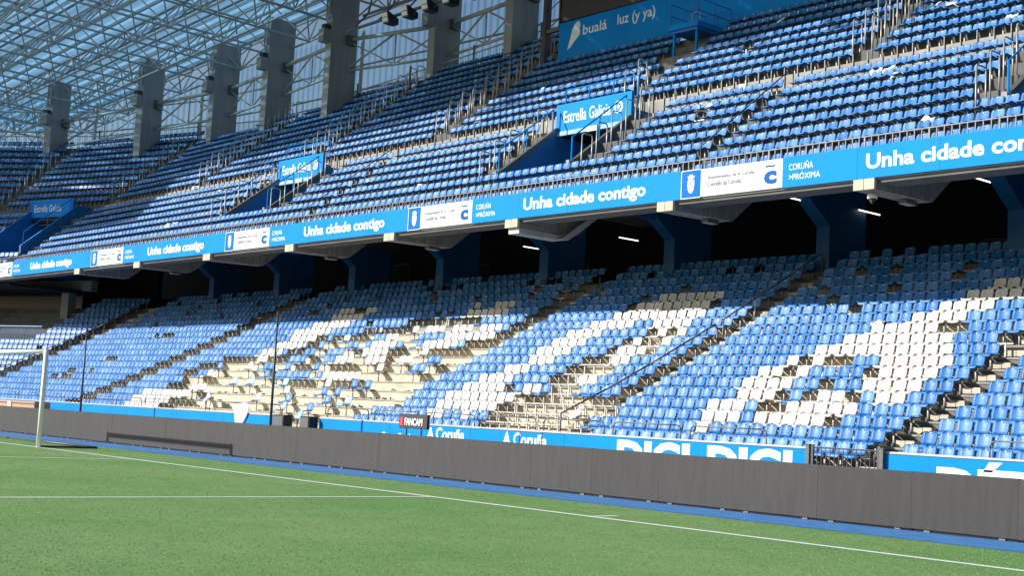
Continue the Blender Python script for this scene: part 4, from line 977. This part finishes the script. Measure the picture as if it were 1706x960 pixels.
# ================================================================== rear cladding of translucent corrugated sheet
CL = [(-13.0, 40.8), (-24.0, 41.0), (-32.3, 40.4), (-40.2, 39.8), (-49.5, 39.4), (-60.5, 38.2), (-72.5, 34.5), (-82, 27.5), (-92, 17.5)]
for k in range(len(CL)-1):
    (xa, ya), (xb, yb) = CL[k], CL[k+1]
    e = empty('cladding_bay', (xa, ya, 20), f'bay of pale blue translucent cladding behind the roof columns, {nth(k+1)} counting from the video screen', 'cladding', 'cladding bays at the back of the stand')
    L = math.hypot(xb-xa, yb-ya); d = Vector(((xb-xa)/L, (yb-ya)/L, 0)); n_ = Vector((d.y, -d.x, 0)); n_ = n_ if n_.y < 0 else -n_
    mb = MB(); m = int(L/.16)
    for q in range(m):
        t0, t1 = q/m*L, (q+1)/m*L; o0, o1 = (0.05 if q % 4 in (1, 2) else 0), (0.05 if (q+1) % 4 in (1, 2) else 0)
        A = Vector((xa, ya, 0))+d*t0+n_*o0; B = Vector((xa, ya, 0))+d*t1+n_*o1
        mb.poly([(A.x,A.y,19.2),(B.x,B.y,19.2),(B.x,B.y,zb_roof(xb)+2.2),(A.x,A.y,zb_roof(xa)+2.2)], 1 if q % 4 in (1, 2) else 0)
    put(mb, 'sheet', ['clad_sheet', 'clad_band'], e)
    for z in (20.6, 22.4, 24.2, 26.0):
        mb = MB(); A = Vector((xa, ya, z))+n_*.12; B = Vector((xb, yb, z))+n_*.12; mb.tube(A, B, .075, 6); put(mb, 'girt', 'steel', e)
    mb = MB(); A = Vector((xa, ya, 0))+n_*.3; mb.tube((A.x, A.y, 18.5), (A.x, A.y, zb_roof(xa)+1.5), .14, 8); put(mb, 'mullion_post', 'steel', e)
# rail along the top landing
RL = [(-14.2, 38.4, UZ[20]-.3), (-19.8, 38.2, UZ[20]-.3), (-24.8, 37.2, UZ[19]-.4), (-30, 36.3, UZ[18]-.4), (-34.5, 35.4, UZ[17]-.4), (-40, 36.6, UZ[17]-.4), (-48, 36.4, UZ[17]-.4), (-57.5, 36.2, UZ[18]-.3), (-68.5, 33.0, UZ[18]-.3), (-80, 25.0, UZ[18]-.3)]
for k in range(len(RL)-1):
    a, b = Vector(RL[k]), Vector(RL[k+1]); e = empty('landing_rail', tuple(a), f'dark barred railing on the top landing, {nth(k+1)} length from the video screen', 'railing', 'railings on the top landing')
    n = max(4, int((b-a).length/.22)); mb = MB()
    for q in range(n):
        p = a.lerp(b, q/n); mb.tube(p, p+Vector((0,0,1.05)), .012, 4)
    o = put(mb, 'balusters', 'steel_dark', e); o['kind'] = 'stuff'
    mb = MB(); mb.tube(a+Vector((0,0,1.08)), b+Vector((0,0,1.08)), .045); put(mb, 'top_rail', 'steel', e)
    mb = MB(); mb.tube(a, a+Vector((0,0,1.6)), .07); put(mb, 'post', 'steel_dark', e)
    mb = MB(); mb.hexa([a+Vector((0,-.08,-1.2)), b+Vector((0,-.08,-1.2)), b+Vector((0,.08,-1.2)), a+Vector((0,.08,-1.2)), a+Vector((0,-.08,.02)), b+Vector((0,-.08,.02)), b+Vector((0,.08,.02)), a+Vector((0,.08,.02))]); put(mb, 'kerb', 'concrete_dark', e)
# ================================================================== floodlights on a beam
fb = MB(); fb.tube((-24.5, 27.6, 22.75), (-6, 27.6, 22.9), .09, 8); fb.tube((-24.5, 28.6, 23.9), (-6, 28.6, 24.2), .08, 8)
for q in range(8):
    x = -24+q*2.4; fb.tube((x, 27.6, 22.76+(x+24.5)*.008), (x, 28.6, 23.9+(x+24.5)*.016), .05, 6)
    fb.tube((x, 28.6, 23.9+(x+24.5)*.016), (x, 29.5, zb_roof(x)+.2), .06, 6)
fbo = fb.build('floodlight_beam', 'steel_dark', smooth=True); tag(fbo, 'steel beam carrying the floodlights under the roof', 'beam')
for q in range(8):
    x = -20.0+q*1.72; z = 22.45+(x+24.5)*.008
    e = empty('floodlight', (x, 27.4, z), f'black floodlight with twin pale glass faces, {nth(q+1)} along the beam from the left', 'floodlight', 'floodlights under the roof'); e.scale = (.8, .8, .8)
    mb = MB(); mb.prism([(-.45,-.30),(-.62,.42),(-.50,.46),(.35,.10),(.35,-.30)], -.33, .33); h = put(mb, 'housing', 'black_box', e); 
    h.matrix_parent_inverse = Matrix.Identity(4)
    for zz in (-.22, .10):
        mb = MB(); mb.hexa([(-.29,-.56-zz*.22-.02,zz),(.29,-.56-zz*.22-.02,zz),(.29,-.51-zz*.22,zz),(-.29,-.51-zz*.22,zz),(-.29,-.63-zz*.22-.02,zz+.26),(.29,-.63-zz*.22-.02,zz+.26),(.29,-.58-zz*.22,zz+.26),(-.29,-.58-zz*.22,zz+.26)])
        l_ = put(mb, 'lamp_glass', 'lamp_glass', e); l_.matrix_parent_inverse = Matrix.Identity(4)
    mb = MB(); mb.tube((-.36, 0, -.1), (-.36, .2, .35), .03); mb.tube((.36, 0, -.1), (.36, .2, .35), .03); b_ = put(mb, 'yoke', 'steel_dark', e); b_.matrix_parent_inverse = Matrix.Identity(4)
# ================================================================== corner below the far end of the fascia
e = empty('corner_box', (-62, 22, 6), 'dark opening with pale beams under the far corner of the stand', 'building')
Cp = lambda a, r, z: LB_.p(a, r, z)
mb = MB(); LB_.box(mb, 2.5, 26, 13.6, 14.2, 8.75, 9.5); put(mb, 'pale_beam', 'column_grey', e)
mb = MB(); LB_.box(mb, 4.5, 5.2, 13.4, 14.1, 5.4, 8.73); put(mb, 'pale_pier', 'column_grey', e)
mb = MB(); LB_.box(mb, 5.3, 26, 15.4, 15.6, 5.4, 8.88); put(mb, 'opening_shade', 'screen_black', e)  # near-black sheet standing in for the shade inside the corner opening
mb = MB(); LB_.box(mb, 5.6, 13, 15.2, 15.38, 6.6, 7.6); put(mb, 'shelf_panel', 'concrete_dark', e)
mb = MB(); LB_.box(mb, 3.6, 26, 12.0, 12.4, 4.6, 6.0); put(mb, 'parapet', 'concrete_dark', e)
e = empty('corner_railing', tuple(LB_.p(8, 8, 5)), 'pale blue barred railing at the far left of the lower tier', 'railing')
mb = MB()
for q in range(80):
    p = LB_.p(3.2+q*.16, 10.2, 4.75); mb.tube(p, p+Vector((0,0,1.2)), .022, 4)
o = put(mb, 'balusters', 'seat_faded', e); o['kind'] = 'stuff'
mb = MB(); mb.tube(LB_.p(3.2, 10.2, 5.95), LB_.p(16, 10.2, 5.95), .035); mb.tube(LB_.p(3.2, 10.2, 4.8), LB_.p(16, 10.2, 4.8), .03); put(mb, 'rail', 'seat_faded', e)

# ================================================================== litter: white papers and rags left on seats
def paper(x, y, z, s, label, k):
    mb = MB(); n = 5; V = []
    for a in range(n+1):
        for b in range(n+1):
            u, v = a/n-.5, b/n-.5
            V.append((u*s*1.25+RNG.normal(0, .03)*s, v*s*.9, abs(RNG.normal(0, .10))*s+.25*s*math.sin(u*5+k)*math.cos(v*4)+v*s*.75))
    mb.v = V
    for a in range(n):
        for b in range(n): i0 = a*(n+1)+b; mb.f.append((i0, i0+n+1, i0+n+2, i0+1)); mb.m.append(0)
    o = mb.build('paper_litter', 'paper'); o.location = (x, y, z); o.rotation_euler.z = RNG.uniform(-.6, .6)
    s_ = o.modifiers.new('s', 'SOLIDIFY'); s_.thickness = .008; tag(o, label, 'litter', 'white papers left on the seats')
LIT = [(4.35, 25.1, 13.76, 0.6000000000000001, 'large crumpled white paper on upper seats left of the thin handrail'),
    (2.4, 32.05, 19.21, 0.4, 'white paper on seats below the large blue banner'),
    (-0.47, 33.2, 20.14, 0.27999999999999997, 'small white scrap high on the seats by the platform'),
    (11.66, 25.45, 14.04, 0.4, 'white rag on the top row above the crest panel'),
    (12.19, 25.45, 14.04, 0.4, 'white rag beside another on the top row of seats'),
    (12.92, 24.95, 13.65, 0.32000000000000006, 'folded white paper right of two white rags'),
    (16.26, 21.35, 10.9, 0.44000000000000006, 'white paper on a front seat above the slogan'),
    (8.06, 28.55, 16.39, 0.32000000000000006, 'white cup shaped paper near the stepped hoop aisle'),
    (12.05, 30.0, 17.55, 0.48, 'large white paper at the top edge of the picture'),
    (11.05, 30.2, 17.71, 0.4, 'torn white paper by the upper hoop aisle'),
    (15.38, 28.05, 15.98, 0.36000000000000004, 'white scrap on seats near the right edge'),
    (-0.44, 29.4, 17.06, 0.32000000000000006, 'white scrap on seats just above the walkway'),
    (4.88, 26.6, 14.82, 0.32000000000000006, 'white scrap on the row just below the walkway'),
    (4.78, 26.1, 14.54, 0.32000000000000006, 'white scrap next to another below the walkway'),
    (-10.95, 30.4, 17.89, 0.32000000000000006, 'white scrap above the middle stair well sign'),
    (-9.63, 29.3, 16.98, 0.36000000000000004, 'white rag just above the middle sign'),
    (-26.56, 31.55, 18.8, 0.32000000000000006, 'white scrap high beside the hoop aisle'),
    (-29.89, 30.65, 18.07, 0.4, 'white rag in the sunlit rows far along'),
    (-13.09, 28.25, 16.14, 0.4, 'white paper on the walkway rail beyond the middle stair well'),
    (-15.86, 23.55, 12.59, 0.4, 'white paper on the seats near the far thin handrail'),
    (-9.8, 22.2, 11.54, 0.36000000000000004, 'white scrap on front rows over the white panel'),
    (-33.15, 22.0, 11.4, 0.5599999999999999, 'white rag bundle on the front rows far left'),
    (-39.71, 26.9, 15.06, 0.32000000000000006, 'white scrap beside the far sloping rows'),
    (-33.91, 25.55, 14.12, 0.32000000000000006, 'white scrap farther along the shaded edge'),
    (13.75, 22.8, 4.87, 0.4, 'white rag draped on a seat in the white block'),
    (-16.0, 15.6, 1.45, 0.5599999999999999, 'pale cloth heap on the bare cream steps'),
    (7.25, 16.0, 1.62, 0.48, 'white bag behind the front guard hoop')]
for k, (x, y, z, s, lab) in enumerate(LIT): paper(x, y, z, s, lab, k)
